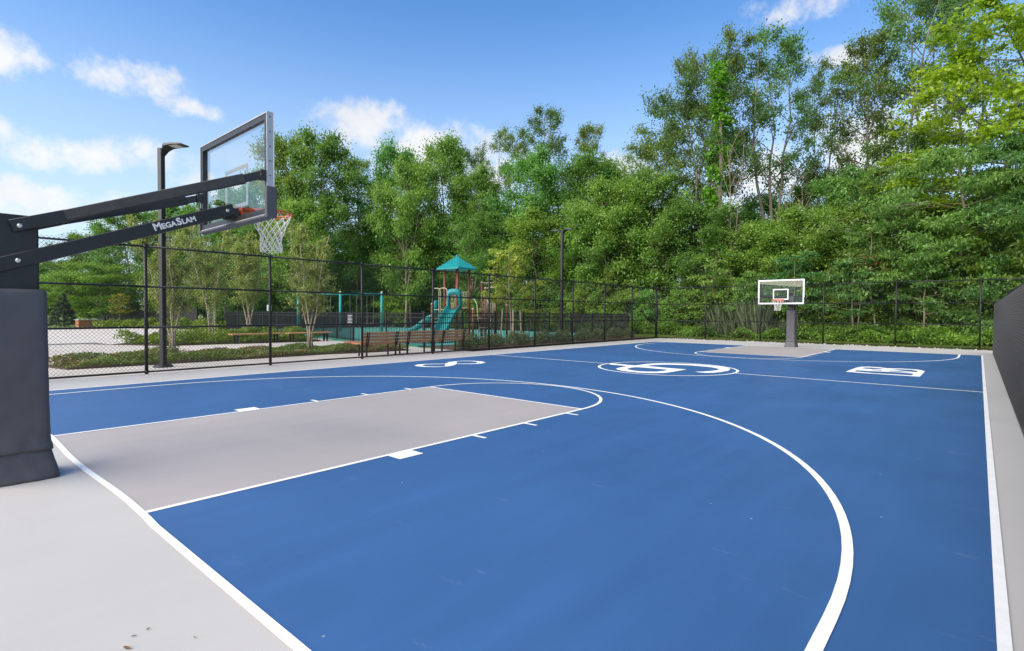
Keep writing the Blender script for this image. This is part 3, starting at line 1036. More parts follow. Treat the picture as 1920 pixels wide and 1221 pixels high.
# ------------------------------------------------------------------ playground fence, swing set, tower
def picket_fence(label, pts, solo):
    t = thing('picket_fence', label, 'fence', (pts[0][0], pts[0][1], 0))
    o0 = Vector((pts[0][0], pts[0][1], 0))
    pm = MB().bar((0, 0, 0.06), (0, 0, 1.47), 0.022, 0.022, (0, 1, 0)).mesh('picket')
    pm.materials.append(MATS['black_coat'])
    sm = MB().bar((0, 0, 0.0), (0, 0, 1.53), 0.075, 0.075, (0, 1, 0), 0.006)
    sm.bar((0, 0, 1.53), (0, 0, 1.56), 0.095, 0.095, (0, 1, 0), 0.012)
    sm = sm.mesh('fence_post')
    sm.materials.append(MATS['black_coat'])
    rest = MB()
    for i in range(len(pts) - 1):
        a, b = Vector((*pts[i], 0)) - o0, Vector((*pts[i + 1], 0)) - o0
        d = b - a
        ang = math.atan2(d.y, d.x)
        nb = max(1, round(d.length / 2.4))
        for k in range(nb + 1):
            if k == 0 and i > 0:
                continue
            o = link(bpy.data.objects.new('fence_post', sm), t)
            o.location = a + d * (k / nb)
            o.rotation_euler.z = ang
        for z in (0.14, 1.26, 1.44):
            MB().bar(a + Vector((0, 0, z)), b + Vector((0, 0, z)), 0.03, 0.035).build('rail', 'black_coat', t)
        npk = int(d.length / 0.112)
        for k in range(1, npk):
            p = a + d * (k / npk)
            if solo[i]:
                o = link(bpy.data.objects.new('picket', pm), t)
                o.location = p
                o.rotation_euler.z = ang
            else:
                rest.bar(p + Vector((0, 0, 0.06)), p + Vector((0, 0, 1.47)), 0.022, 0.022, (d.x, d.y, 0))
    if rest.v:
        r = rest.build('far_pickets', 'black_coat', t)
        r['kind'] = 'stuff'


picket_fence('black metal picket fence round the turquoise playground floor', [(-31.0, 15.5), (-23.62, 13.75), (-18.3, 13.9), (-18.4, 32.0), (-45.2, 32.6), (-46.2, 16.4), (-31.0, 15.5)], [1, 1, 1, 0, 0, 0])


def distant_fence(label, a, b, h):
    a, b = Vector((*a, 0)), Vector((*b, 0))
    t = thing('black_panel_fence', label, 'fence', a)
    d = b - a
    n = int(d.length / 2.5)
    for k in range(n + 1):
        p = d * (k / n)
        MB().bar(p, p + Vector((0, 0, h + 0.1)), 0.1, 0.1, (0, 1, 0)).build('fence_post', 'black_coat', t)
    for k in range(n):
        MB().bar(d * (k / n) + Vector((0, 0, h / 2)), d * ((k + 1) / n) + Vector((0, 0, h / 2)), 0.04, h * 0.94).build('panel', 'black_coat', t)
        MB().bar(d * (k / n) + Vector((0, 0, h)), d * ((k + 1) / n) + Vector((0, 0, h)), 0.07, 0.06).build('top_rail', 'black_coat', t)


distant_fence('distant black fence beyond the lawn, left of the swing set', (-82, 15.0), (-62, 19.5), 1.9)
distant_fence('distant black fence in front of the wood behind the birches', (-58, 19.0), (-46.4, 22.0), 1.75)

# swing set
t = thing('swing_set', 'turquoise swing set with three posts inside the playground', 'swing set', (-36.3, 20.7, 0.01))
dv = Vector((0.68, 0.74, 0)).normalized()
pv = Vector((-dv.y, dv.x, 0))
HS = 2.85
sp = 3.05
for k in (-1, 0, 1):
    b = dv * sp * k
    MB().tube([b, b + Vector((0, 0, HS + 0.06))], 0.10, 12).build('post', 'teal_pole', t, True)
    MB().tube([b + Vector((0, 0, HS + 0.06)), b + Vector((0, 0, HS + 0.16)), b + Vector((0, 0, HS + 0.2))], [0.09, 0.085, 0.03], 12).build('post_cap', 'beige_metal', t, True)
MB().tube([dv * -sp + Vector((0, 0, HS - 0.02)), dv * sp + Vector((0, 0, HS - 0.02))], 0.085, 10).build('beam', 'teal_pole', t, True)
for k, u in enumerate((-2.2, -0.95, 0.95, 2.2)):
    s = thing_part('swing', t)
    for e in (-0.25, 0.25):
        MB().tube([dv * (u + e) + Vector((0, 0, HS - 0.07)), dv * (u + e * 0.9) + Vector((0, 0, 0.55))], 0.011, 5).build('chain', 'chain_steel', s)
    pts = [dv * (u + 0.23 * q) + Vector((0, 0, 0.50 + 0.06 * q * q)) for q in (-1, -0.5, 0, 0.5, 1)]
    m_ = MB()
    for a, b in zip(pts, pts[1:]):
        m_.bar(a, b, 0.16, 0.02)
    m_.build('seat', 'rubber_black', s)

# play tower
TP = Vector((-21.0, 18.35, 0.012))
t = thing('play_tower', 'play tower with turquoise pyramid roof, brown posts and two slides', 'playground', TP, math.radians(-4.1 + 45 - 41))
t.rotation_euler.z = math.radians(4)
q = 0.46
deck_z = 1.62
posts = [(-q, -q, 3.86), (q, -q, 3.86), (q, q, 3.86), (-q, q, 3.86), (1.45, 0.62, 2.72), (1.45, -0.35, 1.62), (2.35, 1.3, 1.85), (-1.35, -0.5, 1.9), (-1.35, 0.45, 1.9), (0.46, 1.5, 3.1), (1.4, 1.55, 2.5)]
for x, y, h in posts:
    o = MB().tube([(x, y, -0.01), (x, y, h)], 0.062, 12).build('post', 'brown_post', t, True)
    if h < 3.5:
        MB().tube([(x, y, h), (x, y, h + 0.06), (x, y, h + 0.09)], [0.068, 0.062, 0.02], 12).build('post_cap', 'beige_metal', o, True)
# roof: pyramid with raised ribs on each face and a rolled eave
e, ap, ev = 0.76, 4.46, 3.80
roof = MB()
roof.add([(-e, -e, ev), (e, -e, ev), (e, e, ev), (-e, e, ev), (0, 0, ap), (-e, -e, ev - 0.07), (e, -e, ev - 0.07), (e, e, ev - 0.07), (-e, e, ev - 0.07)],
         [(0, 1, 4), (1, 2, 4), (2, 3, 4), (3, 0, 4), (5, 6, 1, 0), (6, 7, 2, 1), (7, 8, 3, 2), (8, 5, 0, 3), (8, 7, 6, 5)])
ro = roof.build('roof', 'teal', t)
for (cx, cy), (dx, dy) in (((0, -e), (1, 0)), ((e, 0), (0, 1)), ((0, e), (-1, 0)), ((-e, 0), (0, -1))):
    for k in range(-5, 6):
        f = k / 6
        a = Vector((cx + dx * e * f, cy + dy * e * f, ev + 0.012))
        top_ = Vector((dx * e * f, dy * e * f, 0))
        sfrac = 1 - abs(f)
        b = Vector((cx, cy, ev)).lerp(Vector((0, 0, ap)), sfrac)
        b = Vector((a.x - cx * sfrac, a.y - cy * sfrac, ev + (ap - ev) * sfrac + 0.012))
        MB().bar(a, b, 0.035, 0.025).build('roof_rib', 'teal', ro)
MB().tube([(0, 0, ap - 0.03), (0, 0, ap + 0.05), (0, 0, ap + 0.09)], [0.06, 0.05, 0.01], 8).build('finial', 'teal', ro)
dk = MB()
dk.bar((-q, 0, deck_z), (q, 0, deck_z), 2 * q, 0.06)
dk.build('deck', 'brown_post', t)
dk = MB()
dk.bar((-1.35, 0, 1.15), (-q, 0, 1.15), 0.92, 0.06)
dk.build('deck', 'brown_post', t)
dk = MB()
dk.bar((q, 0.9, 1.25), (1.42, 0.9, 1.25), 1.1, 0.06)
dk.build('deck', 'brown_post', t)


def chute(path, w, parent, name='slide_chute'):
    """U-shaped trough along a path"""
    rings = []
    P = [Vector(p) for p in path]
    for i, p in enumerate(P):
        d = (P[min(i + 1, len(P) - 1)] - P[max(i - 1, 0)])
        dh = Vector((d.x, d.y, 0)).normalized()
        s = Vector((dh.y, -dh.x, 0))
        up = s.cross(d.normalized()).normalized()
        if up.z < 0:
            up = -up
        h = 0.24
        prof = [(-w / 2 - 0.05, h), (-w / 2 - 0.01, h + 0.015), (-w / 2 + 0.03, h - 0.03), (-w / 2 + 0.07, 0.03), (-w / 4, 0.0), (w / 4, 0.0), (w / 2 - 0.07, 0.03), (w / 2 - 0.03, h - 0.03), (w / 2 + 0.01, h + 0.015), (w / 2 + 0.05, h), (w / 2, -0.05), (-w / 2, -0.05)]
        rings.append([p + s * x + up * y for x, y in prof])
    return MB().loft(rings).build(name, 'teal', parent, True)


def arch_hood(c, f, w, h, depth, parent):
    """moulded entrance hood over a slide: two legs and a rounded top"""
    c, f = Vector(c), Vector(f).normalized()
    s = Vector((f.y, -f.x, 0))
    outer = [(-w / 2, 0), (-w / 2, h * 0.62), (-w / 2 * 0.96, h * 0.86), (-w / 2 * 0.7, h * 0.97), (0, h), (w / 2 * 0.7, h * 0.97), (w / 2 * 0.96, h * 0.86), (w / 2, h * 0.62), (w / 2, 0)]
    inner = [(-w / 2 + 0.1, 0), (-w / 2 + 0.1, h * 0.58), (-w / 2 + 0.12, h * 0.66), (-w / 4, h * 0.7), (0, h * 0.71), (w / 4, h * 0.7), (w / 2 - 0.12, h * 0.66), (w / 2 - 0.1, h * 0.58), (w / 2 - 0.1, 0)]
    m_ = MB()
    rings = []
    for (ox, oz), (ix, iz) in zip(outer, inner):
        bulge = 0.12 if oz > h * 0.6 else 0.0
        rings.append([c + s * ox + Vector((0, 0, oz)) - f * 0.02, c + s * ox + Vector((0, 0, oz)) + f * (depth + bulge * 0.6), c + s * ix + Vector((0, 0, iz)) + f * (depth + bulge), c + s * ix + Vector((0, 0, iz)) - f * 0.02])
    m_.loft(rings)
    return m_.build('slide_hood', 'teal', parent, True)


sd = Vector((0.36, -0.93, 0)).normalized()
sl = thing_part('slide', t)
s0 = Vector((0.32, -q - 0.02, deck_z + 0.03))
arch_hood(s0, sd, 0.74, 1.06, 0.16, sl)
path = []
for k in range(15):
    u = k / 14
    zz = deck_z + 0.03 - 1.33 * (3 * u ** 2 - 2 * u ** 3) * 0.75 - 1.33 * u * 0.25
    path.append(s0 + sd * (2.3 * u) + Vector((0, 0, zz - s0.z + 0.0)))
chute(path, 0.62, sl)
s2 = thing_part('slide', t)
c2 = Vector((-1.35, -0.1, 1.18))
f2 = Vector((-0.80, -0.60, 0)).normalized()
arch_hood(c2, f2, 0.66, 0.95, 0.14, s2)
path = [c2 + f2 * (1.75 * u) + Vector((-0.30 * math.sin(u * 3.1) * 0.5, 0.3 * math.sin(u * 3.1) * 0.5, -0.95 * (0.35 * u + 0.65 * (3 * u * u - 2 * u ** 3)))) for u in np.linspace(0, 1, 13)]
chute(path, 0.5, s2)


def bar_panel(a, b, z0, z1, n, parent):
    a, b = Vector(a), Vector(b)
    pn = thing_part('guard_panel', parent)
    for z in (z0, z1):
        MB().tube([a + Vector((0, 0, z)), b + Vector((0, 0, z))], 0.022, 8).build('rail', 'beige_metal', pn, True)
    for k in range(n):
        p = a.lerp(b, (k + 0.5) / n)
        MB().tube([p + Vector((0, 0, z0)), p + Vector((0, 0, z1))], 0.014, 6).build('bar', 'beige_metal', pn, True)


bar_panel((-q, q, 0), (q, q, 0), deck_z + 0.1, deck_z + 0.95, 8, t)
bar_panel((-q, -q, 0), (-q, q, 0), deck_z + 0.1, deck_z + 0.95, 8, t)
bar_panel((-1.35, 0.45, 0), (-q, 0.45, 0), 1.25, 1.95, 7, t)
bar_panel((q, 1.5, 0), (1.4, 1.55, 0), 1.35, 2.05, 7, t)
bar_panel((1.45, 0.62, 0), (1.4, 1.55, 0), 1.35, 2.05, 7, t)
# arched climber on the near left face
cl = thing_part('arch_climber', t)
for off in (-0.34, 0.14):
    pts = [(-0.75 + off, -0.72, 0.0), (-0.75 + off, -0.72, 2.55), (-0.73 + off, -0.72, 2.68), (-0.62 + off, -0.70, 2.75), (-0.36 + off, -0.66, 2.75), (-0.26 + off, -0.64, 2.68), (-0.24 + off, -0.64, 2.55), (-0.24 + off, -0.62, 0.0)]
    MB().tube(pts, 0.024, 8).build('hoop_rail', 'beige_metal', cl, True)
for k in range(7):
    MB().tube([(-1.09, -0.72, 0.3 + 0.22 * k), (-0.1, -0.62, 0.3 + 0.22 * k)], 0.016, 6).build('rung', 'beige_metal', cl, True)
# ladder on the right-hand side
ld = thing_part('ladder', t)
for y in (-0.35, 0.62):
    MB().tube([(1.95, y, 0), (1.70, y, 1.9), (1.55, y, 2.15), (1.45, y, 2.15)], 0.022, 8).build('stile', 'beige_metal', ld, True)
for k in range(7):
    f = (k + 1) / 8
    MB().tube([(1.95 - 0.25 * f, -0.35, 1.9 * f), (1.95 - 0.25 * f, 0.62, 1.9 * f)], 0.017, 6).build('rung', 'beige_metal', ld, True)
MB().tube([(1.45, 0.62, 2.75), (2.3, 1.25, 2.9), (2.35, 1.3, 1.9)], 0.022, 8).build('hoop_rail', 'beige_metal', ld, True)
MB().tube([(0.46, 1.5, 3.1), (1.4, 1.55, 3.1), (1.4, 1.55, 2.5)], 0.022, 8).build('hoop_rail', 'beige_metal', ld, True)

# signs
t = thing('rules_sign', 'dark rules sign with pale lines on the playground fence near the gate post', 'sign', (-23.78, 13.70, 0))
MB().box(-0.17, 0.17, -0.03, -0.01, 0.80, 1.42).build('sign_plate', 'sign_dark', t)
for k in range(7):
    MB().box(-0.12, 0.12 - 0.03 * (k % 3), -0.033, -0.031, 0.88 + 0.07 * k, 0.90 + 0.07 * k).build('text_line', 'sign_white', t)
MB().tube([(0, 0, 0), (0, 0, 1.45)], 0.025, 8).build('sign_post', 'black_coat', t)
t.rotation_euler.z = math.radians(40)
t = thing('small_sign', 'small white sign on a thin pole before the distant black fence', 'sign', (-45.6, 19.6, 0))
MB().box(-0.2, 0.2, -0.03, -0.01, 1.55, 2.05).build('sign_plate', 'sign_white', t)
MB().box(-0.07, 0.07, -0.034, -0.031, 1.66, 1.86).build('symbol', 'sign_dark', t)
MB().disc_stack(0, -0.033, [(0.055, 1.88), (0.055, 1.93)], 10).build('symbol', 'sign_dark', t)
MB().tube([(0, 0, 0), (0, 0, 2.05)], 0.03, 8).build('sign_post', 'black_coat', t)
t.rotation_euler.z = math.radians(45)
t = thing('planter_box', 'small terracotta coloured planter beside the small conifer', 'planter', (-63.0, 10.45, -0.03))
pl_ = MB()
pl_.box(-0.3, 0.3, -0.8, 0.8, 0, 0.62)
pl_.build('box', 'planter_orange', t)
MB().box(-0.34, 0.34, -0.84, 0.84, 0.623, 0.69).build('coping', 'road_concrete', t)
t.rotation_euler.z = math.radians(12)


# ------------------------------------------------------------------ vegetation
def unit(v):
    return v / np.maximum(np.linalg.norm(v, axis=-1, keepdims=True), 1e-9)


def leaf_quads(rng, C, size, spread_dir, aspect=0.55, droop=0.0, up=0.7, jitter=0.35):
    """one bent rhombus per point of C; spread_dir = outward direction per leaf"""
    n = len(C)
    l = size * rng.uniform(1 - jitter, 1 + jitter, n)[:, None]
    d = unit(spread_dir + rng.normal(0, 0.75, (n, 3)) + np.array([0, 0, -droop]))
    nrm = unit(np.array([0, 0, up]) + 0.45 * spread_dir + rng.normal(0, 0.45, (n, 3)))
    s = unit(np.cross(d, nrm))
    nn = np.cross(s, d)
    w = l * aspect
    V = np.empty((n, 4, 3))
    V[:, 0] = C - d * l * 0.5
    V[:, 1] = C + s * w * 0.5 + nn * l * 0.10
    V[:, 2] = C + d * l * 0.5 - nn * l * 0.06
    V[:, 3] = C - s * w * 0.5 + nn * l * 0.10
    return V.reshape(-1, 3), np.arange(n * 4).reshape(-1, 4)


def crown_mesh(name, rng, clumps, size, m, per, flat=0.65, aspect=0.55, droop=0.0, hot=0.0, up=0.7):
    """clumps: array of (x, y, z, radius)"""
    cl = np.asarray(clumps)
    k = np.maximum(3, (per * rng.uniform(0.6, 1.4, len(cl)))).astype(int)
    idx = np.repeat(np.arange(len(cl)), k)
    g = rng.normal(0, 1, (len(idx), 3))
    g = unit(g) * np.minimum(np.abs(rng.normal(0, 0.62, (len(idx), 1))) + 0.12, 1.35)
    off = g * cl[idx, 3:4]
    off[:, 2] *= flat
    C = cl[idx, :3] + off
    V, F = leaf_quads(rng, C, size, unit(g), aspect, droop, up)
    tc = rng.uniform(0, 1, len(cl))[idx] * 0.45 + rng.uniform(0, 1, len(idx)) * 0.55
    if hot:
        tc = np.where(rng.uniform(0, 1, len(idx)) < hot, 0.97, np.minimum(tc, 0.9))
    me = quads_mesh(name, V, F, np.repeat(tc, 4))
    me.materials.append(MATS[m])
    return me


def gen_tree(seed, H, R, cb, nl, ns, ncl, per, leaf, m, bark='bark', forks=1, shape='round', clump_r=0.6, rise=0.6, aspect=0.6, droop=0.0, trunk_r=0.2, flat=0.65, lean=0.04, limb_r=0.35, up=0.7):
    """returns (trunk mesh, crown mesh) for a tree of height H with crown radius R"""
    rng = np.random.default_rng(seed)
    tb = MB()
    clumps = []
    leaders = []
    if forks == 1:
        leaders.append((np.zeros(3), np.array([rng.normal(0, lean) * H, rng.normal(0, lean) * H, H * 0.96]), trunk_r))
    else:
        fz = H * rng.uniform(0.18, 0.36)
        fx = np.array([rng.normal(0, 0.02) * H, rng.normal(0, 0.02) * H, fz])
        tb.tube([(0, 0, -0.1), tuple(fx * 0.5), tuple(fx)], [trunk_r * 1.25, trunk_r * 1.05, trunk_r * 0.95], 7)
        a0 = rng.uniform(0, 6.28)
        for k in range(forks):
            a = a0 + 6.283 * k / forks + rng.normal(0, 0.3)
            rr = R * rng.uniform(0.25, 0.5)
            leaders.append((fx, np.array([fx[0] + rr * math.cos(a), fx[1] + rr * math.sin(a), H * rng.uniform(0.82, 0.97)]), trunk_r * 0.68))
    ga = rng.uniform(0, 6.28)
    for a, b, r in leaders:
        npt = 7
        wob = rng.normal(0, 0.012 * H, (npt, 3))
        wob[0] = 0
        wob[:, 2] = 0
        us = np.linspace(0, 1, npt)
        tr = a[None] + (b - a)[None] * us[:, None] + wob * us[:, None]
        tr[:, :2] += (np.sin(us * math.pi) * 0.02 * H)[:, None] * rng.normal(0, 1, 2)[None]
        if forks == 1:
            tr[0, 2] = -0.1
        tb.tube([tuple(p) for p in tr], [max(0.015, r * (1 - 0.88 * u)) for u in us], 7)
        nlim = max(2, int(nl / len(leaders)))
        for i in range(nlim):
            f = (i + rng.uniform(0, 1)) / nlim
            h = cb * H + (0.97 - cb) * H * f
            u = np.clip((h - a[2]) / max(0.1, (b[2] - a[2])), 0.03, 0.99)
            p0 = np.array([np.interp(u, us, tr[:, j]) for j in range(3)])
            ga += 2.399 + rng.normal(0, 0.35)
            if shape == 'round':
                prof = math.sin(math.pi * min(1, 0.16 + 0.78 * f)) ** 0.75
            elif shape == 'vase':
                prof = 0.35 + 0.75 * f if f < 0.7 else 0.35 + 0.525 - (f - 0.7) * 1.6
            elif shape == 'spread':
                prof = 1.05 - 0.55 * f
            else:
                prof = 0.75 * math.sin(math.pi * min(1, 0.25 + 0.72 * f)) ** 0.6
            ln = R * prof * rng.uniform(0.7, 1.18)
            dirh = np.array([math.cos(ga), math.sin(ga), 0])
            rs_ = rise * rng.uniform(0.5, 1.3)
            pm = p0 + dirh * ln * 0.5 + np.array([0, 0, ln * rs_ * 0.45])
            pe = p0 + dirh * ln + np.array([0, 0, ln * rs_ * 0.75 - droop * ln * 0.3]) + rng.normal(0, 0.06 * R, 3)
            r1 = max(0.012, r * limb_r * (1 - 0.6 * f))
            tb.tube([tuple(p0), tuple(pm), tuple(pe)], [r1, r1 * 0.7, r1 * 0.25], 5, False)
            for s in range(ns):
                v = 0.3 + 0.7 * (s + rng.uniform(0, 1)) / ns
                q0 = p0 * (1 - v) ** 2 + 2 * v * (1 - v) * pm + v * v * pe
                da = ga + rng.choice([-1, 1]) * rng.uniform(0.3, 1.3)
                sl_ = ln * rng.uniform(0.18, 0.42) * (1.15 - 0.5 * v)
                q1 = q0 + np.array([math.cos(da), math.sin(da), rng.uniform(-0.25, 0.75) * (1 - droop)]) * sl_
                tb.tube([tuple(q0), tuple(q1)], [r1 * 0.35, r1 * 0.12], 4, False)
                for c in range(ncl):
                    w_ = 1.05 if c == 0 else rng.uniform(0.35, 0.95)
                    cc = q0 + (q1 - q0) * w_ + rng.normal(0, 0.12 * clump_r, 3)
                    clumps.append((*cc, clump_r * rng.uniform(0.65, 1.3)))
            clumps.append((*pe, clump_r))
        clumps.append((*tr[-1], clump_r * 0.9))
    clumps = np.array(clumps)
    clumps = clumps[clumps[:, 2] > 0.25]
    tm = tb.mesh('trunk')
    tm.materials.append(MATS[bark])
    tm.polygons.foreach_set('use_smooth', [True] * len(tm.polygons))
    cm = crown_mesh('crown', rng, clumps, leaf, m, per, flat, aspect, droop, up=up) if per else None
    return tm, cm


TREES = {
    'dense': [gen_tree(s, 15, 3.6, 0.10, 36, 7, 2, 62, 0.205, 'leaf_green', shape='round', clump_r=0.86, rise=0.75, trunk_r=0.17, flat=0.95) for s in (11, 12, 13, 14)],
    'pale': [gen_tree(s, 11, 3.2, 0.10, 30, 7, 2, 60, 0.18, 'leaf_green', shape='round', clump_r=0.72, rise=0.7, trunk_r=0.12, flat=0.9) for s in (21, 22)],
    'tall': [gen_tree(s, 22, 4.2, 0.40, 34, 7, 2, 30, 0.175, 'leaf_tall', forks=f, shape='oval', clump_r=0.66, rise=1.0, trunk_r=0.2, flat=0.9, limb_r=0.36) for s, f in ((31, 1), (32, 2), (33, 3), (34, 2))],
    'lime': [gen_tree(41, 19, 5.4, 0.25, 38, 8, 2, 60, 0.20, 'leaf_lime', shape='round', clump_r=0.7, rise=0.5, trunk_r=0.24, flat=0.5)],
    'droop': [gen_tree(s, 12, 4.6, 0.08, 42, 8, 2, 56, 0.215, 'leaf_droop', shape='round', clump_r=0.62, rise=0.25, trunk_r=0.17, aspect=0.34, droop=0.45, flat=0.5, up=0.9) for s in (51, 52)],
    'full': [gen_tree(s, 20, 5.0, 0.24, 44, 7, 2, 40, 0.18, 'leaf_tall', forks=2, shape='round', clump_r=0.78, rise=0.7, trunk_r=0.24, flat=0.8, limb_r=0.36) for s in (36, 37)],
    'bare': [gen_tree(s, 8, 2.2, 0.25, 22, 6, 1, 0, 0.2, 'leaf_green', bark='bark_tan', forks=3, shape='vase', rise=1.3, trunk_r=0.09, limb_r=0.5) for s in (61, 62)],
    'bush': [gen_tree(s, 3.2, 1.5, 0.02, 22, 5, 2, 34, 0.14, 'leaf_green', shape='round', clump_r=0.36, rise=0.5, trunk_r=0.05) for s in (71, 72, 73)],
    'sapling': [gen_tree(s, 5.2, 1.5, 0.28, 16, 5, 2, 26, 0.20, 'leaf_droop', bark='bark_tan', shape='spread', clump_r=0.38, rise=0.35, trunk_r=0.06, aspect=0.42, droop=0.2, flat=0.42, up=1.0) for s in (81, 82)],
    'young': [gen_tree(s, 4.8, 1.05, 0.32, 20, 5, 2, 26, 0.105, 'leaf_young', bark='bark_tan', shape='spread', clump_r=0.23, rise=1.1, trunk_r=0.045) for s in (91, 92)],
}
used = {}


def place_tree(kind, x, y, H, Wd, label, name=None, group=None, tint=None, variant=None, rz=None):
    protos = TREES[kind]
    k = used.get(kind, 0)
    used[kind] = k + 1
    v = k % len(protos) if variant is None else variant
    tm, cm = protos[v]
    zmax = {'dense': 15, 'pale': 11, 'tall': 22, 'full': 20, 'lime': 19, 'droop': 12, 'bare': 8, 'bush': 3.2, 'sapling': 5.2, 'young': 4.8}[kind]
    wid = {'dense': 7.4, 'pale': 6.6, 'tall': 8.6, 'full': 10.2, 'lime': 11, 'droop': 9.4, 'bare': 4.6, 'bush': 3.1, 'sapling': 3.2, 'young': 2.2}[kind]
    rg = random.Random(1000 + k * 7 + len(kind))
    names = {'dense': 'broadleaf_tree', 'pale': 'broadleaf_tree', 'tall': 'tall_tree', 'full': 'tall_tree', 'lime': 'lime_green_tree', 'droop': 'drooping_tree', 'bare': 'bare_tree', 'bush': 'bush', 'sapling': 'sapling', 'young': 'young_tree'}
    t = thing(name or names[kind], label, 'bush' if kind == 'bush' else 'tree', (x, y, -0.02), rg.uniform(0, 6.28) if rz is None else rz, group)
    s = max(0.75, Wd / wid)
    t.scale = (s, s, H / zmax)
    o = link(bpy.data.objects.new('trunk', tm), t)
    if cm:
        c = link(bpy.data.objects.new('crown', cm), t)
        b = rg.uniform(0.78, 1.16)
        hue = rg.uniform(-1, 1)
        tt = tint or (b * (1.0 + 0.26 * hue), b * (1.0 + 0.03 * hue), b * (1.0 - 0.22 * hue))
        c.color = (*tt, 1)
    return t


PL = (1.25, 1.15, 1.05)
forest = [
    # beyond the lawn, far left
    ('dense', -109.4, 12.3, 8.4, 9.0, 'low green tree furthest left, behind the near hoop pole'), ('dense', -100.6, 14.7, 8.5, 8.5, 'green tree at the left edge beyond the lawn and the conifer'),
    ('dense', -91.8, 17.1, 11.4, 8.1, 'rounded green tree above the distant black fence, left of the fence post'), ('dense', -79.2, 17.5, 14.1, 7.2, 'tree whose top shows under the lettered arm of the near hoop'),
    ('dense', -80.3, 21.8, 15.3, 8.4, 'tree directly behind the single headed lamp post'), ('dense', -72.0, 23.7, 14.1, 7.9, 'tree showing between the lamp post and the near backboard'),
    ('dense', -67.2, 25.3, 15.4, 7.0, 'tree seen beneath the lower edge of the near backboard'), ('dense', -60.7, 25.6, 17.0, 6.6, 'tree directly behind the net of the near hoop'),
    # behind the playground
    ('dense', -54.4, 25.8, 19.2, 7.3, 'tall green tree just right of the near backboard'), ('dense', -49.5, 27.4, 18.8, 7.6, 'bright green tree right of the near rim, above the swing set'),
    ('tall', -52.7, 32.6, 18.8, 6.0, 'open crowned tree behind the swing set, with sky below its crown'), ('dense', -48.6, 33.5, 19.3, 7.2, 'rounded tree above the right end of the swing set'),
    ('pale', -41.6, 31.6, 15.6, 6.6, 'paler tree with light branches left of the play tower'), ('dense', -42.7, 36.0, 19.3, 7.2, 'dark green tree directly behind the play tower roof'),
    ('tall', -43.5, 40.6, 21.1, 5.4, 'thin topped tree just right above the play tower roof'), ('dense', -37.8, 37.6, 15.5, 6.8, 'broad green tree behind the yellow green young tree'),
    ('tall', -39.6, 44.0, 22.7, 6.6, 'sparse tree left of the tallest treetop in the middle'), ('tall', -34.9, 45.4, 23.7, 8.0, 'tallest treetop in the middle, left above the double lamp post'),
    ('tall', -33.3, 49.5, 22.8, 6.0, 'slim treetop right above the double lamp post'), ('dense', -31.5, 37.8, 15.7, 7.8, 'full green tree left behind the double lamp post'),
    ('dense', -27.1, 38.9, 15.4, 8.3, 'full bright tree right behind the double lamp post'), ('dense', -25.8, 42.7, 14.9, 6.6, 'dark tree between the double lamp post and the tall wood'),
    ('dense', -57.5, 23.1, 10.4, 6.4, 'lower tree behind the birch clump and the small white sign'), ('pale', -48.0, 23.4, 11.5, 6.4, 'lower pale tree behind the left half of the swing set'),
    ('dense', -43.2, 33.8, 11.1, 6.6, 'lower tree behind the middle swing post'), ('dense', -46.0, 34.6, 11.0, 6.4, 'lower tree behind the right swing post'),
    ('dense', -37.4, 34.6, 11.1, 6.6, 'lower tree left behind the play tower'), ('dense', -33.1, 34.9, 10.2, 6.6, 'lower dark tree right behind the play tower'),
    ('dense', -29.0, 34.8, 9.8, 6.4, 'lower tree between the play tower and the double lamp post'), ('pale', -22.3, 36.2, 11.7, 6.6, 'pale leaved tree right of the double lamp post'),
    ('dense', -24.9, 35.2, 9.4, 5.8, 'lower dark tree straight behind the double lamp post'),
    # behind the far fence
    ('full', -20.6, 41.2, 17.4, 8.4, 'tree on the left shoulder of the tall wood'), ('full', -17.6, 40.6, 21.4, 9.6, 'broad full tree left of the ivy covered trunk'),
    ('tall', -16.1, 41.9, 23.7, 6.8, 'tall tree with an ivy covered trunk'), ('tall', -12.4, 43.8, 24.0, 8.6, 'tall forked tree with bare stems right of the ivy'),
    ('tall', -10.5, 48.1, 21.6, 6.4, 'thin tree above the far hoop'), ('tall', -6.7, 46.1, 22.4, 7.2, 'sparse tall tree right above the far hoop'),
    ('tall', -4.2, 45.6, 25.6, 9.0, 'tallest sparse tree, its top cut by the upper edge'), ('tall', -1.9, 46.4, 25.4, 8.0, 'sparse tall tree behind the lime green crown'),
    ('lime', 1.0, 39.6, 18.2, 12.6, 'lime green tree at the upper right corner'), ('droop', -1.3, 35.8, 10.8, 9.4, 'large drooping green tree right of the far hoop'),
    ('droop', 2.0, 35.2, 10.4, 8.4, 'drooping green tree above the right privacy fence'), ('droop', -4.2, 38.6, 10.6, 7.4, 'drooping tree between the far hoop and the right fence'),
    ('dense', -19.2, 37.9, 12.4, 6.4, 'dense tree behind the left corner of the far fence'), ('dense', -15.6, 38.4, 9.6, 6.4, 'dense tree under the ivy covered trunk'),
    ('pale', -11.6, 38.2, 7.6, 5.8, 'light green tree behind the reeds'), ('dense', -10.3, 51.0, 13.4, 6.0, 'dark tree deep in the wood above the far hoop'),
    ('pale', -9.2, 38.9, 8.4, 6.0, 'light green tree straight behind the far backboard'), ('pale', -6.4, 38.9, 8.4, 5.8, 'light green tree right behind the far hoop pole'),
    ('dense', -5.4, 42.0, 10.8, 6.0, 'green tree deep behind the right of the far fence')]
for i, (k, x, y, h, w, lb) in enumerate(forest):
    tint = PL if k == 'pale' else None
    place_tree(k, x, y, h, w, lb, tint=tint)
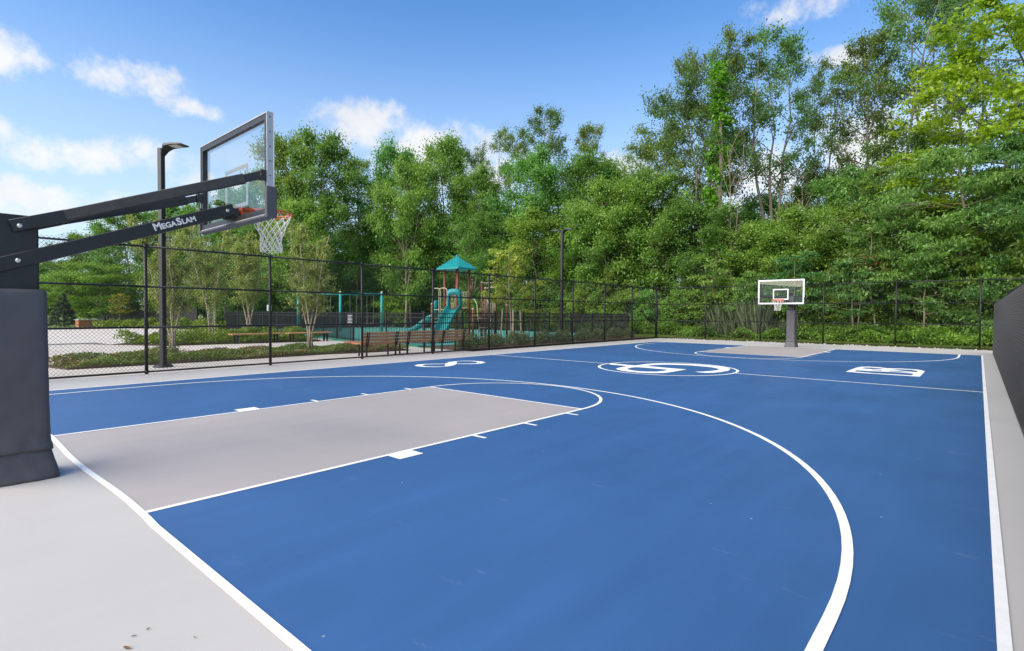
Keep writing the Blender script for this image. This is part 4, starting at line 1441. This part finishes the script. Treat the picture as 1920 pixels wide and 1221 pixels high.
for i, (x, y, h, w, lb) in enumerate([(-74, 14.2, 6.5, 8.0, 'light green tree behind the small conifer'), (-80, 11.4, 5.5, 8.0, 'light green tree left of the small conifer'), (-86, 15.0, 7.5, 8.5, 'light green tree above the terracotta planter'),
                                     (-70, 19.5, 7.5, 6.5, 'light green tree behind the distant black fence'), (-64, 21.2, 8.0, 6.5, 'light green tree behind the birches of the green bed'), (-95, 12.5, 6.0, 9.0, 'light green tree beside the near hoop pole')]):
    place_tree('pale', x, y, h, w, lb, tint=(1.25, 1.15, 1.0))
# deeper ranks that close the wood
rg = random.Random(77)
for i in range(26):
    f = i / 25
    x = -62 + 72 * f + rg.uniform(-1.5, 1.5)
    y = 38 + 19 * math.sin(f * 2.2) * 0.8 + rg.uniform(-1, 3)
    if x < -40:
        y = 36 + (x + 62) * 0.35 + rg.uniform(0, 3)
    zone = 'behind the swing set' if x < -40 else 'behind the play tower and double lamp' if x < -22 else 'behind the far fence'
    place_tree('dense', x, y, rg.uniform(9.5, 12.5), 7.4, 'mostly hidden tree in the rear rank ' + zone, group='rear rank of the wood ' + zone)

# understorey: bushes and saplings along the wood's edge
edge = []
for i in range(24):
    x = -15.5 + 20 * i / 23 + rg.uniform(-0.3, 0.3)
    edge.append((x, 34.3 + rg.uniform(-0.6, 1.6), rg.uniform(2.2, 4.2), rg.uniform(2.4, 3.4)))
for i in range(16):
    x = -46 + 28 * i / 15 + rg.uniform(-0.5, 0.5)
    edge.append((x, 33.9 + rg.uniform(0, 0.8), rg.uniform(2.6, 4.4), rg.uniform(2.6, 3.6)))
for i in range(9):
    edge.append((-64 + 2.0 * i + rg.uniform(-0.4, 0.4), 21.5 + 0.5 * i + rg.uniform(0, 0.8), rg.uniform(2.6, 4.6), rg.uniform(3.0, 3.8)))
for i in range(13):
    edge.append((-48.6 + rg.uniform(-0.8, 0.8), 17.4 + 1.35 * i + rg.uniform(-0.3, 0.3), rg.uniform(3.0, 4.8), rg.uniform(3.2, 4.0)))
for x, y, h, w in edge:
    b = rg.uniform(0.85, 1.35)
    if x > -17:
        bay = max(0, min(6, int((x + 14.8) / 2.95)))
        lb = 'leafy green bush in the thicket behind the %s bay of the far fence' % ['first', 'second', 'third', 'fourth', 'fifth', 'sixth', 'last'][bay]
        gp = 'thicket behind the far fence, bay %d' % (bay + 1)
    elif y > 33.5:
        lb, gp = ('leafy green bush behind the back of the picket fence, %s' % ('near the court corner' if x > -28 else 'behind the play tower' if x > -38 else 'behind the swing set')), 'thicket behind the playground %s' % ('right' if x > -28 else 'middle' if x > -38 else 'left')
    elif x > -50:
        lb, gp = 'leafy green bush along the far left side of the playground', 'thicket on the far left side of the playground'
    else:
        lb, gp = 'leafy green bush behind the distant black fence', 'thicket behind the distant black fence'
    hu = rg.uniform(-1, 1)
    place_tree('bush', x, y, h, w, lb, group=gp, tint=(b * (1.05 + 0.2 * hu), b, b * (0.95 - 0.15 * hu)))
sap = [(-10.9, 33.4, 4.2, 2.6, 'sapling behind the far fence just left of the far hoop pole'), (-8.0, 33.6, 5.0, 3.2, 'sapling behind the far hoop'), (-5.2, 33.1, 4.6, 3.2, 'slender sapling with a pale stem right of the far hoop'),
       (-4.2, 33.6, 6.2, 3.4, 'taller pale stemmed sapling right of the far hoop'), (-2.2, 33.2, 4.8, 3.2, 'leaning sapling before the dark gap in the far wood'), (-0.6, 33.5, 5.6, 3.4, 'sapling behind the last post of the far fence'),
       (1.4, 33.4, 5.6, 3.2, 'sapling showing above the right privacy fence'), (-13.4, 33.8, 5.2, 3.2, 'sapling behind the second bay of the far fence')]
for x, y, h, w, lb in sap:
    place_tree('sapling', x, y, h, w, lb)
bare = [(-10.6, 41.5, 11.5, 5.0, 'bare tan thicket of stems above the far hoop'), (-8.9, 41.0, 10.5, 4.6, 'second bare tan thicket right above the far hoop'), (-41.0, 30.4, 12.5, 5.5, 'leafless pale branched tree above the swing set'),
        (-34.8, 33.4, 10.0, 5.5, 'leafless twiggy tree right above the play tower roof'), (-13.2, 37.0, 14.0, 3.2, 'pale bare stems below the tall forked tree')]
for x, y, h, w, lb in bare:
    place_tree('bare', x, y, h, w, lb)

# ivy on the tall trunk
rng = np.random.default_rng(7)
cl = []
for i in range(150):
    z = rng.uniform(2.5, 19.5)
    a = rng.uniform(0, 6.28)
    rr = (0.75 + 0.5 * math.sin(z * 1.3) ** 2) * (1.15 - 0.03 * z) * rng.uniform(0.3, 1.0)
    cl.append((rr * math.cos(a) + 0.25 * math.sin(z * 0.5), rr * math.sin(a), z, rng.uniform(0.3, 0.55)))
iv = mesh_obj('climbing_ivy', crown_mesh('climbing_ivy', rng, cl, 0.24, 'leaf_ivy', 42, 0.9, 0.75))
iv.location = (-14.6, 38.0, 0)
tag(iv, 'bright green ivy column climbing a tall trunk in the wood', 'ivy')
tk = MB().tube([(0, 0, 0), (0.1, 0, 6), (0.3, 0, 12), (0.1, 0, 19)], [0.24, 0.2, 0.15, 0.06], 8).build('stem', 'bark', iv)

# brown dead foliage patch right of the far hoop
rng = np.random.default_rng(17)
cl = [(rng.normal(0, 0.45), rng.normal(0, 0.3), 4.3 + rng.normal(0, 0.22), 0.22) for _ in range(16)]
db = thing('withered_shrub', 'shrub of brown withered foliage right of the far hoop', 'shrub', (-4.7, 32.9, 0))
mesh_obj('foliage', crown_mesh('foliage', rng, cl, 0.11, 'leaf_red', 26, 0.8, 0.4), None, db)
MB().tube([(-0.4, 0.2, 0), (-0.2, 0.1, 2.6), (0.1, 0, 4.4)], [0.04, 0.03, 0.012], 6).build('stem', 'bark_tan', db)


# river birches in the beds
def birch(seed, H, R, stems, n_leaf):
    rng = np.random.default_rng(seed)
    tb = MB()
    cl = []
    for k in range(stems):
        a = 6.283 * k / stems + rng.uniform(-0.4, 0.4)
        ln = R * rng.uniform(0.35, 0.75)
        h = H * rng.uniform(0.8, 1.0)
        P = [np.array([0.09 * math.cos(a), 0.09 * math.sin(a), -0.05])]
        for j in range(1, 7):
            u = j / 6
            P.append(np.array([math.cos(a) * ln * u ** 1.2, math.sin(a) * ln * u ** 1.2, h * u]) + rng.normal(0, 0.03, 3) * (u < 1))
        tb.tube([tuple(p) for p in P], [0.029 * (1 - 0.85 * j / 6) + 0.004 for j in range(7)], 8)
        for i in range(13):
            u = rng.uniform(0.28, 1.0)
            p0 = np.array([np.interp(u * 6, range(7), [p[j] for p in P]) for j in range(3)])
            b = rng.uniform(0, 6.28)
            l2 = R * rng.uniform(0.3, 0.7) * (1.2 - u * 0.7)
            p1 = p0 + np.array([math.cos(b) * l2, math.sin(b) * l2, l2 * rng.uniform(0.3, 0.9)])
            tb.tube([tuple(p0), tuple((p0 + p1) / 2 + np.array([0, 0, -0.03])), tuple(p1)], [0.012, 0.008, 0.003], 4, False)
            for w in (0.35, 0.55, 0.75, 0.95):
                c = p0 + (p1 - p0) * w + rng.normal(0, 0.05, 3)
                cl.append((*c, rng.uniform(0.14, 0.28)))
    tm = tb.mesh('trunk')
    tm.materials.append(MATS['bark_birch'])
    tm.polygons.foreach_set('use_smooth', [True] * len(tm.polygons))
    cm = crown_mesh('crown', rng, cl, 0.085, 'leaf_birch', n_leaf, 1.0, 0.6)
    return tm, cm


BIR = [birch(s, 4.6, 1.5, 4, 42) for s in (101, 102)]


def place_birch(v, x, y, s, sz, rz, label, group=None):
    t = thing('birch_tree', label, 'tree', (x, y, 0.0), rz, group)
    t.scale = (s, s, sz)
    link(bpy.data.objects.new('trunk', BIR[v][0]), t)
    link(bpy.data.objects.new('crown', BIR[v][1]), t)


place_birch(0, -18.6, 8.75, 1.0, 0.98, 0.4, 'multi stemmed birch in the ground cover bed before the swing set')
place_birch(1, -20.0, 4.75, 0.85, 1.0, 1.0, 'multi stemmed birch right behind the single headed lamp post')
place_birch(0, -27.5, 8.6, 1.1, 1.15, 2.0, 'birch in the green bed right of the single headed lamp post')
place_birch(0, -31.5, 12.0, 1.2, 1.3, 3.9, 'birch at the back of the green bed')

# young staked trees
for x, y, h, w, lb, v in ((-17.6, 18.9, 4.7, 2.7, 'yellow green young tree right of the play tower', 0), (-21.6, 34.6, 4.9, 2.4, 'staked yellow green young tree behind the corner of the court fence', 1)):
    t = place_tree('young', x, y, h, w, lb, variant=v)
    for a in (0.4, 2.5, 4.6):
        MB().tube([(0.5 * math.cos(a), 0.5 * math.sin(a), 0), (0.42 * math.cos(a), 0.42 * math.sin(a), 1.7)], 0.03, 6).build('stake', 'stake_wood', t)
for x, y, h, lb in ((-19.6, 22.7, 1.7, 'small leafy sapling right of the double lamp post'), (-20.4, 27.0, 1.8, 'thin sapling inside the playground fence near its far corner')):
    place_tree('young', x, y, h, 1.3, lb, name='small_sapling')
place_tree('young', -58.0, 11.8, 3.0, 2.0, 'young tree with reddish shoots beside the terracotta planter', tint=(1.0, 0.8, 0.7))
place_tree('young', -56.0, 14.2, 3.2, 2.2, 'young tree before the distant black fence on the lawn')
place_tree('bush', -43.2, 30.6, 3.0, 3.2, 'bright yellow green bush behind the swing set', tint=(1.5, 1.25, 0.8), name='bright_bush')
place_tree('bush', -34.0, 31.2, 2.6, 3.0, 'yellow green bush behind the slide of the play tower', tint=(1.5, 1.25, 0.8), name='bright_bush')

# small conifer on the lawn
rng = np.random.default_rng(201)
cl = []
for i in range(260):
    z = 3.0 * (1 - rng.uniform(0, 1) ** 0.6)
    rr = 1.25 * (1 - z / 3.1) * rng.uniform(0.65, 1.0)
    a = rng.uniform(0, 6.28)
    cl.append((rr * math.cos(a), rr * math.sin(a), z + 0.1, 0.2))
t = thing('conifer', 'small dark conical conifer on the lawn left of the planter', 'tree', (-64.5, 8.95, -0.03))
mesh_obj('crown', crown_mesh('crown', rng, cl, 0.16, 'leaf_conifer', 22, 0.6, 0.3, 0.2), None, t)
MB().tube([(0, 0, 0), (0, 0, 2.9)], [0.1, 0.02], 8).build('trunk', 'bark', t)

# clipped shrubs along the fence
def shrub_mesh(seed):
    rng = np.random.default_rng(seed)
    n = 1500
    d = unit(rng.normal(0, 1, (n, 3)))
    d[:, 2] = np.abs(d[:, 2])
    r = rng.uniform(0.55, 1.05, (n, 1))
    C = d * r * np.array([0.40, 0.40, 0.52])
    C[:, 2] += 0.06
    V, F = leaf_quads(rng, C, 0.075, unit(d + np.array([0, 0, 0.9])), 0.32, 0, 0.3)
    me = quads_mesh('foliage', V, F, np.repeat(rng.uniform(0, 1, n), 4))
    me.materials.append(MATS['leaf_shrub'])
    return me


SH = [shrub_mesh(s) for s in (301, 302, 303)]
ys = [14.0, 14.75, 15.6, 16.4, 17.3, 18.25, 19.2, 20.1, 21.0, 21.95, 22.9, 23.8, 24.75, 25.6, 26.6, 27.6, 28.6]
ordn = ['first', 'second', 'third', 'fourth', 'fifth', 'sixth', 'seventh', 'eighth', 'ninth', 'tenth', 'eleventh', 'twelfth', 'thirteenth', 'fourteenth', 'fifteenth', 'sixteenth', 'seventeenth']
for i, y in enumerate(ys):
    t = thing('clipped_shrub', 'small rounded shrub behind the left fence, %s from the benches' % ordn[i], 'shrub', (-15.95 - 0.25 * (i % 2) - 0.03 * i, y, 0.015), i * 1.1, 'shrubs along the left fence')
    s = 0.88 + 0.22 * ((i * 37) % 10) / 10
    t.scale = (s, s, s * 1.05)
    link(bpy.data.objects.new('foliage', SH[i % 3]), t)
    MB().tube([(0, 0, -0.01), (0.02, 0, 0.25)], [0.025, 0.012], 6).build('stem', 'bark', t)


# ground covers, grass and weeds: nobody could count them
def inside(poly, P):
    x, y = P[:, 0], P[:, 1]
    r = np.zeros(len(P), bool)
    n = len(poly)
    for i in range(n):
        (x0, y0), (x1, y1) = poly[i], poly[(i + 1) % n]
        c = ((y0 > y) != (y1 > y)) & (x < (x1 - x0) * (y - y0) / (y1 - y0 + 1e-12) + x0)
        r ^= c
    return r


def cover(name, label, cat, poly, n, h, leaf, m, seed, hot=0.0, aspect=0.55, patch=0.5, up=0.7, z0=0.03):
    rng = np.random.default_rng(seed)
    p = np.array(poly)
    P = rng.uniform(p.min(0), p.max(0), (n * 3, 2))
    P = P[inside(poly, P)][:n]
    # height varies in tussocks
    ph = rng.uniform(0, 6.28, 8)
    fx = rng.uniform(1.2, 5.0, (8, 2))
    hh = 0.55 + 0.12 * sum(np.sin(P @ fx[i] + ph[i]) for i in range(8))
    hh = np.clip(hh, 0.15, 1.3) * h
    # thin out towards the bed's edge
    z = z0 + hh * rng.uniform(0, 1, len(P)) ** 0.55
    C = np.column_stack([P, z])
    out = unit(np.column_stack([rng.normal(0, 0.6, (len(P), 2)), np.ones(len(P))]))
    V, F = leaf_quads(rng, C, leaf, out, aspect, 0, up)
    tc = np.clip(0.5 + patch * 0.25 * sum(np.sin(P @ (fx[i] * 0.5) + ph[i] * 2) for i in range(4)) + rng.normal(0, 0.2, len(P)), 0, 0.9)
    if hot:
        hp = np.sin(P[:, 0] * 1.7 + P[:, 1] * 0.6) + np.sin(P[:, 1] * 1.1 + 1) + rng.normal(0, 0.5, len(P))
        tc = np.where((rng.uniform(0, 1, len(P)) < hot) & (hp > 0.2), 0.97, tc)
    o = mesh_obj(name, quads_mesh(name, V, F, np.repeat(tc, 4)), m)
    return tag(o, label, cat, None, 'stuff')


cover('ground_cover', 'low green and pink flowering ground cover in the bed behind the fence', 'plants', bed_a, 30000, 0.30, 0.07, 'leaf_bed', 401, hot=0.38)
cover('green_ground_cover', 'yellow green ground cover in the bed behind the backless benches', 'plants', bed_b, 26000, 0.55, 0.11, 'leaf_bed_green', 402)
cover('far_ground_cover', 'yellow green planting below the distant black fence', 'plants', [(-62, 10.6), (-57, 10.2), (-47, 15.4), (-46.5, 19), (-60, 16.5)], 16000, 0.8, 0.2, 'leaf_bed_green', 403)
cover('weeds', 'tangle of green weeds between the far fence and the wood', 'plants', [(-17.5, 32.6), (-9.5, 32.2), (-4, 31.8), (4.5, 31.6), (4.5, 34.6), (-20, 35.0)], 42000, 1.25, 0.15, 'leaf_green', 404, up=0.9).color = (1.1, 1.08, 0.9, 1)
cover('nettles', 'knee high bright weeds behind the right half of the far fence', 'plants', [(-5.2, 31.6), (4.5, 31.2), (4.5, 32.6), (-5.6, 32.6)], 15000, 0.85, 0.15, 'leaf_green', 405, up=1.0).color = (1.3, 1.25, 1.0, 1)
cover('corner_weeds', 'low bright weeds behind the picket fence corner', 'plants', [(-30, 32.9), (-18.6, 32.4), (-18.6, 34.4), (-46, 35), (-46, 33.2)], 14000, 0.9, 0.15, 'leaf_green', 406, up=0.9).color = (1.0, 1.0, 0.9, 1)


cover('low_weeds', 'low leafy weeds at the foot of the reeds', 'plants', [(-14.8, 31.6), (-8.2, 31.2), (-8.2, 32.0), (-14.6, 32.8)], 9000, 0.75, 0.12, 'leaf_green', 407, up=0.9)


def blades(name, label, poly, n, h, w, m, seed, lean=0.25, cat='grass', dome=False):
    rng = np.random.default_rng(seed)
    p = np.array(poly)
    P = rng.uniform(p.min(0), p.max(0), (n * 3, 2))
    P = P[inside(poly, P)][:n]
    n = len(P)
    hh = h * rng.uniform(0.5, 1.15, n)
    if dome:
        c, e = (p.min(0) + p.max(0)) / 2, (p.max(0) - p.min(0)) / 2
        q = (P - c) / e
        k = 0.16 * np.sin(P[:, 0] * 2.3) + 0.12 * np.sin(P[:, 0] * 5.1 + 1) + 0.1 * np.sin(P[:, 0] * 9.7 + 2)
        hh *= np.clip(1.02 - 0.62 * q[:, 0] ** 2 + k, 0.3, 1.2) * rng.uniform(0.55, 1.05, n)
    a = rng.uniform(0, 6.28, n)
    ln = rng.normal(0, lean, n) * hh
    b = np.column_stack([P, np.full(n, -0.02)])
    s = np.column_stack([np.cos(a), np.sin(a), np.zeros(n)]) * (w / 2)
    d = np.column_stack([-np.sin(a), np.cos(a), np.zeros(n)])
    mid = b + d * ln[:, None] * 0.35 + np.array([0, 0, 1]) * (hh * 0.6)[:, None]
    tip = b + d * ln[:, None] + np.array([0, 0, 1]) * hh[:, None]
    V = np.stack([b - s, b + s, mid + s * 0.8, tip, mid - s * 0.8], 1).reshape(-1, 3)
    F = np.arange(n * 5).reshape(-1, 5)
    o = mesh_obj(name, quads_mesh(name, V, F, np.repeat(rng.uniform(0, 1, n), 5)), m)
    return tag(o, label, cat, None, 'stuff')


blades('grass_verge', 'mown green grass strip just behind the far fence', [(-18.2, 29.6), (6, 29.8), (6, 31.6), (-17.8, 33.4)], 46000, 0.10, 0.014, 'grass_blade', 501, 0.5)
blades('reeds', 'clump of tall blue green reeds left of the far hoop', [(-13.6, 32.5), (-9.0, 31.8), (-8.2, 32.2), (-8.8, 33.2), (-13.0, 33.9)], 9000, 2.05, 0.020, 'reed_blade', 502, 0.24, 'reeds', True)
blades('dry_grass', 'straw coloured dead grass at the foot of the reeds', [(-11.4, 31.7), (-10.2, 31.5), (-10.2, 31.8), (-11.4, 32.0)], 160, 0.55, 0.02, 'leaf_straw', 503, 0.7)

# pale stones along the far edge of the court
rng = np.random.default_rng(601)
mb = MB()
for i in range(230):
    x, y, r = rng.uniform(-14.3, 0.5), 29.0 + rng.normal(0, 0.07), rng.uniform(0.015, 0.055) * rng.uniform(0.5, 1)
    pts = unit(np.array([[1, 0, 0], [-1, 0, 0], [0, 1, 0], [0, -1, 0], [0, 0, 1], [0, 0, -1]]) + rng.normal(0, 0.25, (6, 3))) * r * np.array([1.2, 1.2, 0.75]) + np.array([x, y, r * 0.5])
    mb.add(pts, [(0, 2, 4), (2, 1, 4), (1, 3, 4), (3, 0, 4), (2, 0, 5), (1, 2, 5), (3, 1, 5), (0, 3, 5)])
st = mb.build('stones', 'stone')
tag(st, 'scatter of pale stones along the far edge of the court', 'stones', None, 'stuff')


# withered leaves on the near corner of the grey surround
def dry_leaf(x, y, s, rz, label):
    mb = MB()
    n = 9
    L_ = [Vector((s * (u - 0.5), s * 0.26 * math.sin(math.pi * u) ** 0.8, 0.006 + s * 0.10 * math.sin(u * 5 + 1) ** 2)) for u in np.linspace(0, 1, n)]
    R_ = [Vector((s * (u - 0.5), -s * 0.22 * math.sin(math.pi * u) ** 0.8, 0.004 + s * 0.14 * math.sin(u * 4) ** 2)) for u in np.linspace(0, 1, n)]
    C_ = [Vector((s * (u - 0.5), 0, 0.004)) for u in np.linspace(0, 1, n)]
    vs = L_ + C_ + R_
    fs = []
    for i in range(n - 1):
        fs.append((n + i, n + i + 1, i + 1, i))
        fs.append((2 * n + i, 2 * n + i + 1, n + i + 1, n + i))
    mb.add(vs, fs)
    mb.tube([(s * 0.5, 0, 0.004), (s * 0.72, s * 0.05, 0.006)], 0.0012, 4)
    o = mb.build('dry_leaf', 'dead_leaf')
    o.location = (x, y, 0.001)
    o.rotation_euler.z = rz
    tag(o, label, 'leaf')


dry_leaf(-2.885, -0.525, 0.034, 0.5, 'curled brown leaf on the grey floor at the bottom edge')
dry_leaf(-2.965, -0.48, 0.016, 1.4, 'tiny dark leaf scrap just behind the curled brown leaf')
dry_leaf(-2.98, -0.42, 0.016, 2.2, 'dark leaf crumb furthest from the curled brown leaf')
dry_leaf(-2.75, -0.30, 0.012, 0.2, 'small dark speck of leaf between the brown leaf and the white baseline')
